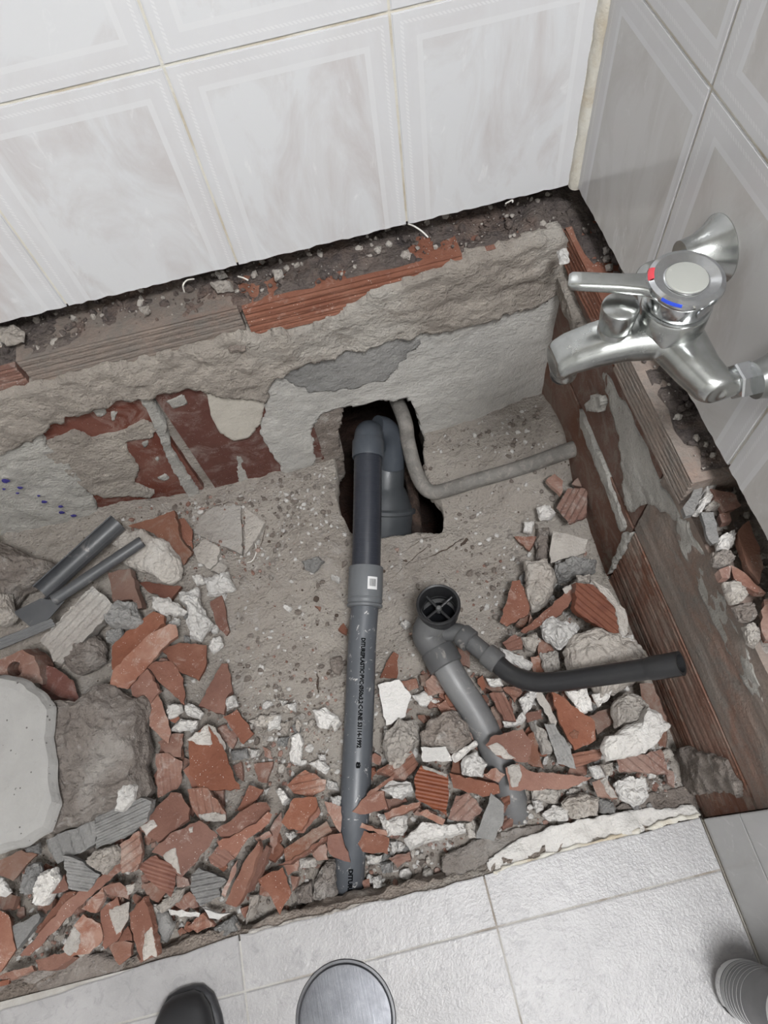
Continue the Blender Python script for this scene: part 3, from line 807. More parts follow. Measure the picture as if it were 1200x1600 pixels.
def S(view, s, kind, label, dz=0.0, th=.009, tilt=None, rib=None, patch=None, z=None, name=None, group=None, pmat='mortar_beige', period=.011, amp=.0024, jag=.0018):
    """brick shard; rib = pixel direction (dx,dy) of the ribs"""
    SEED[0] += 1; k = SEED[0]; P = pts(view, s)
    zz = (zpile(centroid(P)) if z is None else z) + .016 + dz
    tl = tilt or rtilt(k); c, n = plane_for(P, zz, tl)
    W = [PPL(a, b, c, n) for a, b in P]
    ra = None
    if rib is not None:
        c2 = centroid(P); d = PPL(c2[0] + rib[0], c2[1] + rib[1], c, n) - PPL(c2[0], c2[1], c, n)
        e1 = (Vector((1, 0, 0)) - n * n.x).normalized(); e2 = n.cross(e1); ra = math.atan2(d.dot(e2), d.dot(e1))
    me = slab_mesh(W, c, n, th, ra, period, amp, k, jag=jag)
    o = obj(name or ('ribbed_brick_shard' if rib is not None else 'brick_shard'), me, KIND[kind], None, c)
    tag(o, label, 'brick fragment', group)
    if patch:
        for q in patch.split('|'):
            PP = pts(view, q); c3 = centroid(PP); cc = PPL(c3[0], c3[1], c, n)
            WW = [PPL(a, b, c, n) for a, b in PP]
            pm = lump_mesh(WW, cc, n, .0022, k + 50, 1.0, N=30)
            po = obj('mortar_patch', pm, pmat, o, cc - c)
    return o
def L(view, s, kind, label, dz=0.0, h=None, tilt=None, rough=1.0, z=None, flat=0.0, name='mortar_lump', group=None, cat='rubble', N=34, smooth=False):
    SEED[0] += 1; k = SEED[0]; P = pts(view, s)
    zz = (zpile(centroid(P)) if z is None else z) + .008 + dz
    c, n = plane_for(P, zz, tilt or rtilt(k, .25)); W = [PPL(a, b, c, n) for a, b in P]
    hh = h or min(.05, .5 * math.sqrt(area(W)))
    if area(W) > .0012 and N == 34: N = 60
    if area(W) > .004: N = 90
    me = lump_mesh(W, c, n, hh, k, rough, flat, N)
    o = obj(name, me, KIND[kind], None, c, smooth=smooth)
    tag(o, label, cat, group); return o

# ---------------------------------------------------------------- left heap: big pieces first
# large block with a smooth painted face and rough broken mortar
blk = empty('mortar_block', PZ(90, 1190, .02)); tag(blk, 'huge mortar block with a smooth whitish face at the left edge', 'rubble')
def block_part(s, kind, z, h, flat, rough, nm, tilt, N=60):
    P = pts('0', s); c, n = plane_for(P, z, tilt); W = [PPL(a, b, c, n) for a, b in P]
    return obj(nm, lump_mesh(W, c, n, h, SEED[0] + len(nm), rough, flat, N), KIND[kind], blk, c - blk.location)
block_part('80,1095 108,1110 130,1108 160,1085 178,1078 200,1088 220,1090 238,1112 233,1140 246,1172 240,1200 245,1242 215,1250 180,1262 130,1290 95,1300 40,1290 30,1130', 'Y', .055, .05, .2, 1.2, 'rough_mortar', (.15, -.1), 150)
block_part('-90,1040 0,1056 45,1062 75,1088 85,1105 80,1150 90,1190 96,1225 104,1250 80,1298 40,1318 0,1332 -90,1340', 'P', .118, .020, 1.0, .25, 'smooth_face', (-.02, -.06), 110)
# hollow brick end with round bores
hb = tag(S('7', '-60,790 40,735 105,705 160,735 185,800 200,870 60,850 -60,890', 'D', 'broken hollow brick end with round bores above the huge mortar block', dz=.05, th=.05, tilt=(.0, -.35), name='hollow_brick_piece'), 'broken hollow brick end with round bores above the huge mortar block', 'brick fragment')
def bore(o, px, r, dep):
    c, n = o.location, Vector((.0, -.35, 1)).normalized()
    p = PPL(px[0], px[1], c, n)
    cut = obj('bore_cutter', lathe_me([(0, -dep), (r, -dep), (r, dep), (0, dep)], 20, n, p), None)
    md = o.modifiers.new('bore', 'BOOLEAN'); md.operation = 'DIFFERENCE'; md.object = cut; md.solver = 'EXACT'
    dg = bpy.context.evaluated_depsgraph_get(); ev = o.evaluated_get(dg)
    me = bpy.data.meshes.new_from_object(ev); o.modifiers.clear(); o.data = me
    bpy.data.objects.remove(cut, do_unlink=True)
for q, r in (((23, 1046), .013), ((0, 1062), .008)): bore(hb, q, r, .035)
S('7', '140,760 260,790 345,850 372,960 290,930 200,880', 'V', 'dark brown brick wall stump behind the huge mortar block', dz=.02, th=.03, tilt=(.5, .1))
L('7', '-60,160 30,225 130,275 250,300 275,335 190,390 130,450 70,540 30,560 -60,570', 'Y', 'big rough grey boulder of mortar in the dark left corner', dz=.03, h=.05)
L('7', '-60,440 60,450 80,560 50,600 -60,600', 'M', 'rough mortar lump below the boulder at the left edge', dz=.05, h=.03)
L('7', '530,210 560,160 590,140 680,145 730,175 780,210 855,310 850,370 810,405 760,380 700,345 640,330 590,300 575,250', 'M', 'large pale flat mortar chunk beside the grey plastic gutters', dz=.03, h=.022, flat=.4)
S('7', '185,660 430,405 490,450 545,505 400,650 290,770 245,760 230,710', 'M', 'thick beige mortar block with parallel ribs under the gutters', dz=.045, th=.035, tilt=(.15, -.2), rib=(-245, 255), name='ribbed_mortar_block', period=.014, amp=.003)
S('7', '505,345 610,325 640,430 665,510 640,515 620,470 530,480', 'N', 'maroon brick piece with a dusty notch by the gutter end', dz=.03, th=.02)
S('7', '648,385 750,395 850,410 830,435 800,475 690,430', 'X', 'dark orange sliver wedged under the large pale chunk', dz=.0, th=.012)
L('7', '715,460 790,465 885,530 860,550 770,545 715,505', 'W', 'flat oval white mortar piece left of the twin-lobed white chunk', dz=.03, h=.012)
L('7', '840,440 940,420 955,510 1005,590 950,670 890,650 875,590 895,530 845,480', 'W', 'twin-lobed white plaster chunk beside the bare dirt', dz=.03, h=.025)
L('7', '965,370 1010,360 1070,340 1090,385 1105,430 990,460 975,400', 'W', 'bright white squarish plaster chip above the pointed brick sliver', dz=.015, h=.016)
S('7', '985,480 1040,450 1060,540 1075,620 1060,640 1010,580', 'T', 'pointed brick sliver lying alone on the bare dirt', dz=.0, th=.008, tilt=(0, 0))
L('7', '490,560 560,490 640,490 685,580 640,620 530,605', 'G', 'grey crumbly cement lump next to the maroon piece', dz=.03)
L('7', '500,630 580,610 590,650 560,680 500,670', 'G', 'small grey cement lump below the crumbly one', dz=.02)
S('7', '525,690 590,620 720,525 770,545 770,580 690,640 560,790 525,800', 'T', 'inner web of the large channel brick piece', dz=.03, th=.012, tilt=(-.1, .1))
S('7', '515,880 530,800 690,640 790,585 825,590 835,640 760,700 680,800 600,890', 'D', 'large channel brick piece with a dusty outer wall', dz=.045, th=.016, tilt=(.2, -.15))
L('7', '310,770 410,690 460,640 500,680 500,760 440,800 380,825 330,800', 'Y', 'rounded dirty mortar lump against the ribbed beige block', dz=.03)
S('7', '755,700 840,672 968,685 965,780 930,850 850,815 800,760', 'T', 'flat orange brick plate with a curved lower edge', dz=.025, tilt=(.05, .1))
S('7', '690,790 730,760 805,760 860,840 865,965 760,870', 'T', 'wedge-shaped brick plate leaning over its neighbour', dz=.03, tilt=(.15, .1))
S('7', '610,880 690,795 750,900 690,975 620,920', 'T', 'diamond brick plate beside the mortar block', dz=.036, tilt=(-.15, -.1))
S('7', '690,975 740,910 770,990 800,1080 790,1145 700,1060', 'D', 'narrow dusty brick blade right of the mortar block', dz=.03, tilt=(.2, 0))
S('7', '930,970 1040,770 1068,770 1090,900 1060,930 1050,1010', 'T', 'tall brick plate with a raised edge on the dirt boundary', dz=.02, tilt=(.1, .1), th=.012)
S('7', '1045,1020 1110,985 1150,1040 1190,1100 1140,1150 1080,1070', 'T', 'small oblong brick plate on top of white crumbs', dz=.02)
S('7', '1020,1075 1060,1060 1110,1130 1090,1170 1030,1120', 'D', 'ribbed brick bit beneath the small oblong plate', dz=.0, rib=(60, 50))
for k, (q, lab) in enumerate([('865,970 890,955 960,1000 940,1035 870,1010', 'white chip above the two-lobed chip in the left heap'), ('800,1085 850,1030 935,1040 925,1080 840,1095', 'angular white chip beside the narrow dusty blade'),
                ('795,960 850,960 860,1000 800,1040', 'grey-white chip tucked beside the wedge plate'), ('1060,930 1100,920 1120,970 1070,990', 'white chip with a dark pit right of the tall plate'),
                ('985,670 1040,650 1050,690 1000,730 980,700', 'rough white nugget above the tall plate'), ('905,370 950,360 960,395 920,405', 'small mortar nugget left of the bright white chip')]):
    L('7', q, 'W', lab, dz=.022, h=.012)
# cracked flat slabs of screed by the wall
for q, lab in [('910,160 930,90 1000,35 1130,30 1135,260 1040,220 960,180', 'large cracked flat screed plate at the foot of the wall'), ('905,235 960,185 1030,230 1020,290 985,330 925,290', 'smaller screed plate left of the crack'),
               ('1150,40 1240,110 1190,200 1145,270', 'triangular screed plate right of the crack'), ('985,335 1025,295 1065,320 1040,350', 'little screed plate below the cracked one')]:
    S('7', q, 'M', lab, dz=-.004, th=.012, tilt=(0, 0), name='screed_plate')
S('7', '600,125 700,95 815,52 850,190 900,250 860,310 800,230 720,160', 'N', 'reddish brick piece leaning at the wall foot', dz=.035, th=.014, tilt=(-.1, -.4), patch='760,190 800,215 850,270 855,300 810,240')
S('7', '830,95 862,88 900,140 903,235 850,190', 'T', 'small orange brick piece beside the leaning reddish one', dz=.02, tilt=(.1, -.2))
# ---------------------------------------------------------------- lower left heap
S('8', '880,165 940,120 975,95 1050,215 1125,400 1030,405 940,395 885,330 885,230', 'T', 'big brick plate with a mortar crust on its upper corner', dz=.05, th=.012, tilt=(.1, .1), patch='880,165 940,120 975,95 1000,190 930,195', pmat='mortar_beige')
S('8', '860,310 890,285 945,385 900,395', 'T', 'small triangle of brick under the big crusted plate', dz=.04)
S('8', '975,95 1010,110 1060,200 1050,230 1010,150', 'M', 'pale mortar edge strip behind the big crusted plate', dz=.045, th=.012, name='mortar_slab')
S('8', '730,235 790,230 855,270 850,370 830,400 740,440', 'D', 'ribbed dusty brick piece behind the large folded plates', dz=.03, rib=(5, 60))
S('8', '740,180 800,140 860,140 850,250 790,245', 'D', 'dusty brick piece above the ribbed one', dz=.02)
S('8', '440,520 560,470 660,440 705,455 690,550 620,610 450,680', 'G', 'grey cement tile with fine parallel ribs below the huge block', dz=.05, th=.02, tilt=(-.1, -.2), rib=(100, -45), name='ribbed_cement_tile', period=.008, amp=.0032)
L('8', '560,395 600,370 650,380 640,450 590,505 545,505', 'W', 'white mortar stick lying on the ribbed cement tile', dz=.075, h=.012)
S('8', '210,640 330,590 440,545 455,600 440,660 330,720 270,750 225,690', 'G', 'grooved grey cement block under the huge mortar block', dz=.035, th=.03, tilt=(-.1, -.2), rib=(30, 90), name='ribbed_cement_tile', period=.018, amp=.003)
S('8', '290,710 320,715 400,755 470,800 410,880 320,865', 'G', 'small grey cement chip with short ribs', dz=.055, th=.014, rib=(60, 10), name='ribbed_cement_tile', period=.008, amp=.003, tilt=(.1, -.2))
L('8', '415,735 460,685 555,655 572,700 560,750 500,795 440,770', 'M', 'angular mortar lump right of the ribbed grey chip', dz=.05)
S('8', '560,660 650,595 665,700 640,780 570,795', 'D', 'white-dusted ribbed brick piece beside the angular lump', dz=.045, rib=(80, -60), tilt=(-.1, -.1))
S('8', '640,760 730,710 830,780 820,850 800,910 700,830', 'X', 'dark damp ribbed brick piece below the folded plates', dz=.04, rib=(70, 22), tilt=(.1, -.3), amp=.003)
S('8', '650,575 800,415 850,420 890,490 885,540 800,600 740,650 690,620', 'T', 'upper of the two folded large brick plates', dz=.05, tilt=(0, .2), patch='655,575 720,540 740,570 700,600 690,620')
S('8', '710,695 800,605 935,545 1020,615 960,690 900,760 850,815 780,730', 'T', 'lower of the two folded large brick plates with a white crust', dz=.062, tilt=(.1, -.15), patch='760,710 820,670 835,720 850,800 820,770|885,580 905,575 905,600 890,605')
S('8', '875,400 970,395 1055,510 1055,550 940,550 890,470', 'D', 'ribbed brick piece with white flaking lower edge', dz=.045, rib=(12, 60), patch='930,520 1000,505 1055,520 1055,550 940,550')
S('C', '330,330 400,280 470,230 520,225 535,250 490,300 420,340 345,352', 'T', 'upper plate of the fanned stack of brick slabs', dz=.05, tilt=(.2, .3))
S('C', '335,375 400,345 480,305 525,260 540,270 530,300 450,360 400,435 345,400', 'T', 'second plate of the fanned stack with a sharp rim', dz=.058, tilt=(.1, -.2))
S('C', '300,430 345,385 400,435 350,472 310,455', 'T', 'ribbed end of the fanned stack of slabs', dz=.046, rib=(60, 40))
S('C', '365,605 440,440 490,370 497,390 470,480 430,580 405,618', 'T', 'long upright brick slat in the fan, front one', dz=.05, tilt=(-.35, .0))
S('C', '440,570 480,440 520,385 530,395 500,490 460,560', 'T', 'long upright brick slat in the fan, back one', dz=.035, tilt=(-.35, .0))
S('C', '350,570 390,470 412,440 400,500 365,580', 'D', 'thin brick slat left of the long upright ones', dz=.035, tilt=(.3, 0))
S('C', '488,515 580,468 613,565 570,648 545,600', 'T', 'clean orange pointed tile piece at the front of the heap', dz=.03, th=.007, tilt=(.1, -.1))
S('C', '595,160 630,125 665,103 742,140 738,175 690,205 620,190', 'D', 'rounded ribbed brick disc left of the long grey pipe', dz=.03, rib=(120, -25), tilt=(.1, .1))
S('C', '410,250 455,160 508,180 470,225 420,265', 'T', 'short brick wedge above the fanned stack', dz=.025)
S('C', '575,300 620,210 705,205 712,235 650,330 600,325', 'T', 'stacked brick flake left of the pipe, top one', dz=.045, tilt=(0, .2))
S('C', '630,340 715,240 722,262 660,340', 'T', 'thin brick flake under the stacked one by the pipe', dz=.03)
S('C', '585,400 660,350 745,295 765,330 610,440 590,445', 'N', 'brown-grey flat brick slab left of the pipe bend', dz=.035, tilt=(.1, .15))
S('C', '560,460 600,440 760,340 765,352 610,455', 'T', 'orange edge strip below the brown-grey slab', dz=.02, th=.016)
S('C', '580,455 640,440 635,480 600,500', 'D', 'small brick bit behind the clean orange piece', dz=.01)
S('C', '610,500 640,505 630,540 615,560', 'D', 'tiny standing brick bit right of the clean orange piece', dz=.01)
S('C', '735,220 770,225 800,240 797,340 770,300', 'D', 'upright brick shard touching the left of the pipe', dz=.03, tilt=(.2, 0))
S('C', '750,350 800,340 835,450 770,430 748,400', 'X', 'dark orange shard overlapping the pipe bend', dz=.055, tilt=(0, -.2))
S('C', '475,360 530,332 540,350 490,378', 'D', 'little brick chip between fan and flakes', dz=.03)
S('C', '530,330 575,260 582,300 545,420 533,410', 'D', 'narrow dark brick sliver between fan and flakes', dz=.015, tilt=(.3, 0))
S('C', '690,400 740,380 750,440 700,440', 'D', 'buried brick bit below the brown-grey slab', dz=.005)
for q, lab in [('555,180 575,172 608,215 580,235', 'white elongated chip left of the ribbed disc'), ('585,340 620,332 635,350 610,370', 'white pebble in front of the stacked flakes'), ('757,205 800,200 797,240 765,230', 'white chip against the pipe below the ribbed disc')]:
    L('C', q, 'W', lab, dz=.03, h=.012)
S('C', '235,500 265,470 370,520 340,550 345,580 270,615 235,560', 'G', 'light grey cement chip with short ribs among brick plates', dz=.045, th=.014, rib=(60, -12), name='ribbed_cement_tile', period=.008, amp=.0032)
S('C', '5,640 60,578 90,680 110,800 50,820 10,700', 'T', 'tall brick plate with white crust at the front left', dz=.05, th=.012, tilt=(-.3, -.1), patch='60,720 90,690 110,800 55,815')
L('C', '95,620 130,625 160,640 180,690 150,750 120,740', 'G', 'smooth domed grey cement piece beside the crusted tall plate', dz=.03, rough=.3, smooth=True)
S('C', '175,610 230,560 265,600 210,630', 'D', 'flat brick chip under the light grey ribbed chip', dz=.025)
L('C', '110,610 190,545 225,540 190,600 130,640', 'M', 'pale mortar wedge between grey dome and ribbed chip', dz=.03)
S('C', '220,690 280,640 325,690 260,715', 'D', 'reddish ribbed flake near the front screed', dz=.02, rib=(60, -20))
S('C', '285,625 330,640 385,640 340,665 305,660', 'W', 'thin white plaster flake near the front screed', dz=.035, th=.005, name='plaster_flake')
S('C', '150,625 270,640 265,655 160,648', 'W', 'thin white plaster sliver under the flat brick chip', dz=.03, th=.005, name='plaster_flake')
L('C', '330,690 400,645 430,700 400,735 350,720', 'G', 'grey rubble lump at the front tile joint', dz=.015)
L('C', '460,575 505,560 480,640 445,680', 'M', 'pale upright mortar sliver left of the clean orange piece', dz=.02, h=.012)
S('8', '95,1180 220,1030 330,910 450,820 560,745 580,770 430,900 290,1030 140,1180', 'T', 'longest brick bar slanting through the lower left heap', dz=.055, th=.014, tilt=(.25, -.2))
S('8', '165,1070 230,980 300,890 355,880 340,910 180,1075', 'T', 'second brick bar alongside the longest one', dz=.05, th=.014, tilt=(-.2, .1))
S('8', '290,1150 345,1040 390,985 470,1030 480,1110 420,1170 330,1185', 'D', 'brick plate half coated with white mortar', dz=.05, tilt=(.1, -.1), patch='290,1150 345,1040 380,1080 370,1150 330,1185')
S('8', '470,970 550,900 560,940 600,1000 550,1110 490,1150 480,1060', 'T', 'upright brick plate behind a white mortar blob', dz=.045, th=.012, tilt=(.2, 0), patch='510,960 600,925 605,1010 550,1080 530,1040')
S('8', '505,1130 560,1110 620,1120 615,1180 560,1225', 'D', 'brick piece below the plate with the white blob', dz=.03)
S('8', '555,1080 600,1040 620,1110 560,1115', 'T', 'small brick piece right of the white blob', dz=.035)
S('8', '-30,960 40,990 60,1080 75,1150 0,1260 -30,1270', 'T', 'brick plate cut by the left picture edge', dz=.05, tilt=(.2, 0))
S('8', '165,1200 320,1160 345,1185 270,1240 180,1250', 'T', 'low brick bar at the front edge of the pit', dz=.04, th=.016)
S('8', '-20,1280 150,1225 160,1250 20,1300', 'D', 'thin brick bar at the lower left corner', dz=.035)
S('8', '0,1300 45,1290 40,1315 0,1325', 'T', 'tiny orange chip at the lower left corner', dz=.04)
S('8', '60,1040 180,980 190,1000 110,1110 80,1150', 'G', 'flat grey cement plate left of the longest bar', dz=.04, th=.012, name='cement_plate')
L('8', '205,790 270,760 285,830 240,940 175,940 190,860', 'W', 'off-white mortar prism in the lower left heap', dz=.05)
L('8', '95,890 140,750 200,740 205,800 180,890', 'G', 'grey mortar lump left of the off-white prism', dz=.045)
L('8', '-20,805 20,805 60,880 30,905 -20,900', 'W', 'white lump at the left edge below the huge block', dz=.05)
S('8', '-20,740 100,685 175,705 110,770 60,830 -20,790', 'N', 'maroon brick plate under the huge block', dz=.05, tilt=(0, -.2))
L('8', '115,680 190,650 200,700 150,710', 'G', 'small grey lump above the maroon plate', dz=.04)
S('8', '240,890 300,800 320,870 300,880', 'T', 'small orange wedge left of the short-ribbed chip', dz=.055)
S('8', '480,860 560,835 610,870 600,915 540,900 500,890', 'D', 'rounded brick chip with white rim in the lower heap', dz=.05, patch='590,850 632,840 625,880 600,900')
S('8', '380,960 480,860 490,900 450,980', 'D', 'slanted dusty brick bit right of the longest bar', dz=.045)
S('8', '0,890 40,880 80,900 60,960 0,970', 'N', 'short brown brick bits at the left edge', dz=.035)
S('8', '660,850 720,830 780,880 740,930 690,900', 'N', 'shadowed brick bit under the damp ribbed piece', dz=.015)
S('8', '815,900 900,880 930,950 860,960', 'D', 'dusty brick bit under the light ribbed chip', dz=.02)
S('8', '820,800 880,820 890,850 830,860', 'D', 'small reddish bit right of the damp ribbed piece', dz=.03)
L('8', '770,900 850,850 880,860 830,930 790,970', 'M', 'pale lump below the damp ribbed piece', dz=.02)
L('8', '690,930 740,940 750,1130 720,1150', 'M', 'pale edge of mortar behind the crusted tall plate', dz=.04, h=.014)
S('8', '640,1180 655,1200 740,1165 745,1180 660,1215', 'N', 'thin dark sliver at the foot of the crusted tall plate', dz=.02)
# ---------------------------------------------------------------- crumbs between dirt and heap (left of the pipe)
for q, kk, lab in [('560,750 620,730 700,790 640,840 600,830', 'W', 'white lump pair lying alone beside the pipe, larger one'), ('650,815 690,790 700,810 670,850', 'W', 'white lump pair lying alone beside the pipe, smaller one'),
               ('460,870 500,850 525,900 510,1010 465,1000', 'W', 'upright white mortar finger left of the pipe'), ('545,1000 600,980 650,1020 630,1050', 'W', 'crumbly white lump above the ribbed disc'),
               ('360,800 420,770 415,820 360,850', 'W', 'white flake in the crumb patch, upper left one'), ('265,800 330,770 420,770 350,830 300,830', 'M', 'long pale lump in the crumb patch'),
               ('410,700 450,705 430,735', 'W', 'small white chip at the top of the crumb patch'), ('450,725 490,715 490,760 455,745', 'W', 'white chip right of the crumb patch top'),
               ('405,880 460,870 440,920 400,915', 'G', 'grey-white chip left of the upright finger'), ('270,930 320,935 300,970', 'W', 'white chip by the big crusted plate'),
               ('400,1130 430,1120 460,1170 430,1190', 'W', 'white peg-shaped chip in front of the short wedge'), ('185,940 260,930 270,975 190,985', 'G', 'grey lump right of the big crusted plate'),
               ('645,510 700,490 715,550 690,590 650,560', 'Y', 'crumbling lump half sunk in the dirt by the pipe'), ('520,50 590,30 625,55 570,110 530,90', 'G', 'flat grey stone sunk in the dirt near the coupling'),
               ('655,120 700,140 690,155 650,130', 'W', 'thin white chip near the pipe coupling'), ('415,820 470,800 450,870 420,860', 'M', 'pale chip in the middle of the crumb patch'),
               ('435,255 470,270 455,290 435,275', 'W', 'tiny white chip on the open dirt'), ('590,960 625,958 630,985 600,985', 'W', 'rounded white pebble above the crumbly lump'), ('640,1070 680,1090 690,1130 640,1120', 'W', 'white lump under the ribbed disc'),
               ('640,1170 690,1150 695,1200 650,1200', 'W', 'white chip pressed to the pipe side'), ('340,1120 365,1110 350,1150', 'W', 'tiny chip left of the short wedge'), ('975,350 1010,330 1030,350 1000,370', 'W', 'smooth pebble at the foot of the trap')]:
    L('A', q, kk, lab, dz=.004, h=.011)
for q, kk, lab in [('290,1000 380,990 350,1090 310,1080', 'D', 'dusty brick chip right of the big crusted plate'), ('190,1010 230,990 235,1080 210,1060', 'D', 'small brick chip at the edge of the big crusted plate'),
               ('225,1190 270,1100 335,1120 290,1200', 'T', 'brick chip above the fanned stack'), ('685,370 710,340 730,370 725,395', 'T', 'small orange chip touching the left of the pipe'),
               ('880,600 900,555 945,475 970,490 960,600', 'T', 'pointed brick flake standing right of the pipe'), ('330,920 370,940 380,980 340,965', 'D', 'small brick chip above the dusty one'), ('575,260 605,265 600,285', 'T', 'tiny orange crumb left of the coupling'),
               ('120,830 160,815 220,870 150,900', 'D', 'ribbed crumb of brick by the oblong plate')]:
    S('A', q, kk, lab, dz=-.004, th=.007)
S('A', '870,630 970,605 1028,680 1000,780 910,820', 'W', 'smooth white plaster plate right of the pipe', dz=.015, th=.012, tilt=(.05, .0), name='plaster_plate')
S('C', '840,260 900,195 960,180 975,250 870,270', 'T', 'brick plate overlapping the right of the pipe', dz=.045, tilt=(-.2, -.1))
S('C', '895,195 1000,115 995,140 900,205', 'D', 'thin brick strip against the right of the pipe', dz=.05, th=.012)
S('C', '930,110 1060,30 1090,80 1040,140 990,130', 'D', 'ribbed dusty block under the dirty boulder', dz=.03, th=.016, rib=(80, -60))
L('C', '945,170 1065,152 1060,185 1010,210', 'W', 'flat white lump above the two-tone chips', dz=.035, h=.012)
S('C', '860,300 995,340 990,355 870,320', 'D', 'narrow brick strip right of the pipe bend', dz=.035, th=.01)
S('C', '845,340 870,325 980,360 975,420 880,410', 'T', 'brick plate right of the pipe bend', dz=.03, tilt=(.1, -.2))
L('C', '935,270 1055,270 1030,355 960,330', 'W', 'white plaster lump right of the pipe bend', dz=.025)
L('C', '980,370 1010,368 1015,400 995,420', 'W', 'small rounded white chip by the brick plate', dz=.02, h=.01)
S('C', '975,435 1055,410 1060,440 1010,470', 'D', 'ribbed brick bit near the front screed', dz=.015, rib=(60, -20))
L('C', '890,420 960,425 950,455 900,460', 'W', 'low white lump beneath the plate at the pipe bend', dz=.005, h=.01)
L('C', '945,450 990,445 990,485 955,490', 'G', 'grey stone near the front screed', dz=.01, h=.012)
L('C', '915,505 945,498 955,540 925,550', 'W', 'white pebble close to the front tile edge', dz=.01, h=.012)
S('C', '875,520 905,510 910,560 890,570', 'D', 'small brick pebble close to the front tile edge', dz=.01)
L('C', '700,520 750,435 785,440 790,560 740,600 705,570', 'Y', 'dirty upright mortar mass left of the sunken pipe', dz=.01, h=.03)
L('C', '640,430 700,430 710,465 650,470', 'M', 'pale lump below the orange edge strip', dz=.01, h=.012)
L('C', '630,540 690,520 700,590 640,610', 'Y', 'earthy lump right of the clean orange piece', dz=.0, h=.02)
# ---------------------------------------------------------------- right heap
S('B', '435,270 480,115 510,110 530,160 545,200 540,240 460,285', 'T', 'upright red brick plate left of the cement corner block', dz=.025, tilt=(-.2, 0))
S('B', '495,275 545,200 552,245 520,290', 'N', 'dark brick strip below the upright red plate', dz=.01)
L('6', '50,850 110,835 170,830 210,920 190,980 150,1050 90,1080 60,960', 'M', 'pointed cement corner block beside the upright red plate', dz=.03, h=.03, flat=.4)
L('6', '120,690 170,680 170,760 165,830 115,830 110,760', 'Y', 'square grey mortar stump above the pointed corner block', dz=.005, h=.02, flat=.6)
S('6', '195,690 270,705 355,730 345,790 260,815 180,840 180,760', 'M', 'pale wedge-shaped screed tile near the right wall', dz=.04, th=.025, tilt=(-.1, -.25), name='mortar_slab')
L('6', '190,870 330,820 395,840 395,880 300,910 210,930', 'G', 'rounded grey mortar bar below the pale wedge', dz=.04)
S('6', '205,580 260,490 355,490 345,620 265,655', 'D', 'ribbed brick piece leaning on the right wall', dz=.03, rib=(60, -110), tilt=(-.35, .1))
S('6', '160,450 200,420 240,455 230,520 200,490', 'D', 'rounded brick piece near the lead pipe end', dz=.015)
S('6', '280,470 330,420 355,440 350,490', 'N', 'dark brick bit in the corner below the lead pipe', dz=.02, tilt=(-.3, 0))
L('6', '55,650 105,645 95,705 50,700', 'W', 'square white chip on the dirt', dz=.005, h=.01, flat=.5)
S('6', '10,715 115,715 80,780', 'D', 'triangular brick chip on the dirt', dz=.0)
L('6', '115,580 170,570 205,610 180,640 130,640', 'W', 'knobbly white-pink lump above the square chip', dz=.005, h=.012)
S('6', '40,1160 170,1050 300,930 302,985 230,1080 60,1170', 'T', 'left wing of the roof-like pair of brick plates', dz=.055, th=.014, tilt=(-.25, -.15), patch='235,960 300,925 300,950 250,985')
S('6', '300,930 380,940 440,995 525,1070 505,1195 300,1065', 'X', 'right ribbed wing of the roof-like pair', dz=.065, th=.02, rib=(200, 165), tilt=(.2, -.3), patch='370,910 450,960 545,1060 545,1170 510,1190 525,1070 440,1000', pmat='mortar_beige', period=.009)
L('6', '300,905 370,900 370,935 310,935', 'M', 'small mortar knob on the ridge of the roof-like pair', dz=.075, h=.012)
S('B', '510,305 540,280 550,240 575,290', 'D', 'small brick wedge under the left wing', dz=.02)
L('B', '585,290 640,255 670,270 730,290 720,330 655,375 600,335', 'W', 'white crumbly lump left of the roof-like pair', dz=.045)
L('B', '675,380 700,340 750,310 860,330 950,390 1000,430 900,520 800,580 780,520 700,450', 'M', 'largest rounded mortar boulder beneath the black tube', dz=.035, h=.045, rough=.7, flat=.4)
L('B', '670,530 760,515 785,600 740,615', 'W', 'white plate-like chip beneath the black tube', dz=.04, h=.012, flat=.5)
L('B', '780,540 850,520 840,560 800,590', 'W', 'white nub below the largest boulder', dz=.05, h=.012)
L('B', '880,330 930,320 935,360 900,370', 'W', 'white chip at the tip of the ribbed wing', dz=.055, h=.012)
S('B', '445,345 490,315 525,325 520,370 470,380', 'T', 'ribbed brick chip above the tube joint', dz=.02, rib=(50, -20))
L('B', '515,330 570,305 580,340 560,385 530,370', 'M', 'hollow pale mortar shell right of the ribbed chip', dz=.02, h=.016)
S('B', '575,330 620,335 640,380 580,390', 'D', 'dull brick chip under the white crumbly lump', dz=.015)
L('B', '430,365 500,390 560,425 545,455 450,420', 'W', 'white flat bar touching the black elbow', dz=.02, h=.012)
L('B', '585,390 650,385 655,450 600,460', 'M', 'pale crumbly piece above the black tube', dz=.02, h=.014)
S('B', '550,400 585,390 600,455 560,455', 'D', 'dull red bit above the black tube', dz=.01)
S('B', '270,330 325,380 320,440 290,430', 'N', 'brownish brick bit between trap pipe and black elbow', dz=.0)
S('B', '340,470 400,480 450,520 430,540 370,510', 'N', 'shadowed brick bit below the black elbow', dz=.0)
L('B', '380,480 440,480 450,510 400,515', 'W', 'white chip below the black elbow', dz=.02, h=.01)
S('B', '395,535 450,530 490,620 497,640 450,635', 'T', 'grooved upright brick piece right of the trap pipe', dz=.03, rib=(45, 100), tilt=(.1, .1))
S('B', '445,515 500,505 520,530 490,570', 'D', 'ribbed bit above the grooved upright piece', dz=.015, rib=(40, 15))
L('B', '505,560 545,520 575,530 560,570 530,620', 'W', 'white flake fan below the black tube', dz=.03, h=.012)
S('B', '560,530 590,530 650,640 640,670', 'M', 'narrow mortar strip left of the spotted plate', dz=.025, name='mortar_slab')
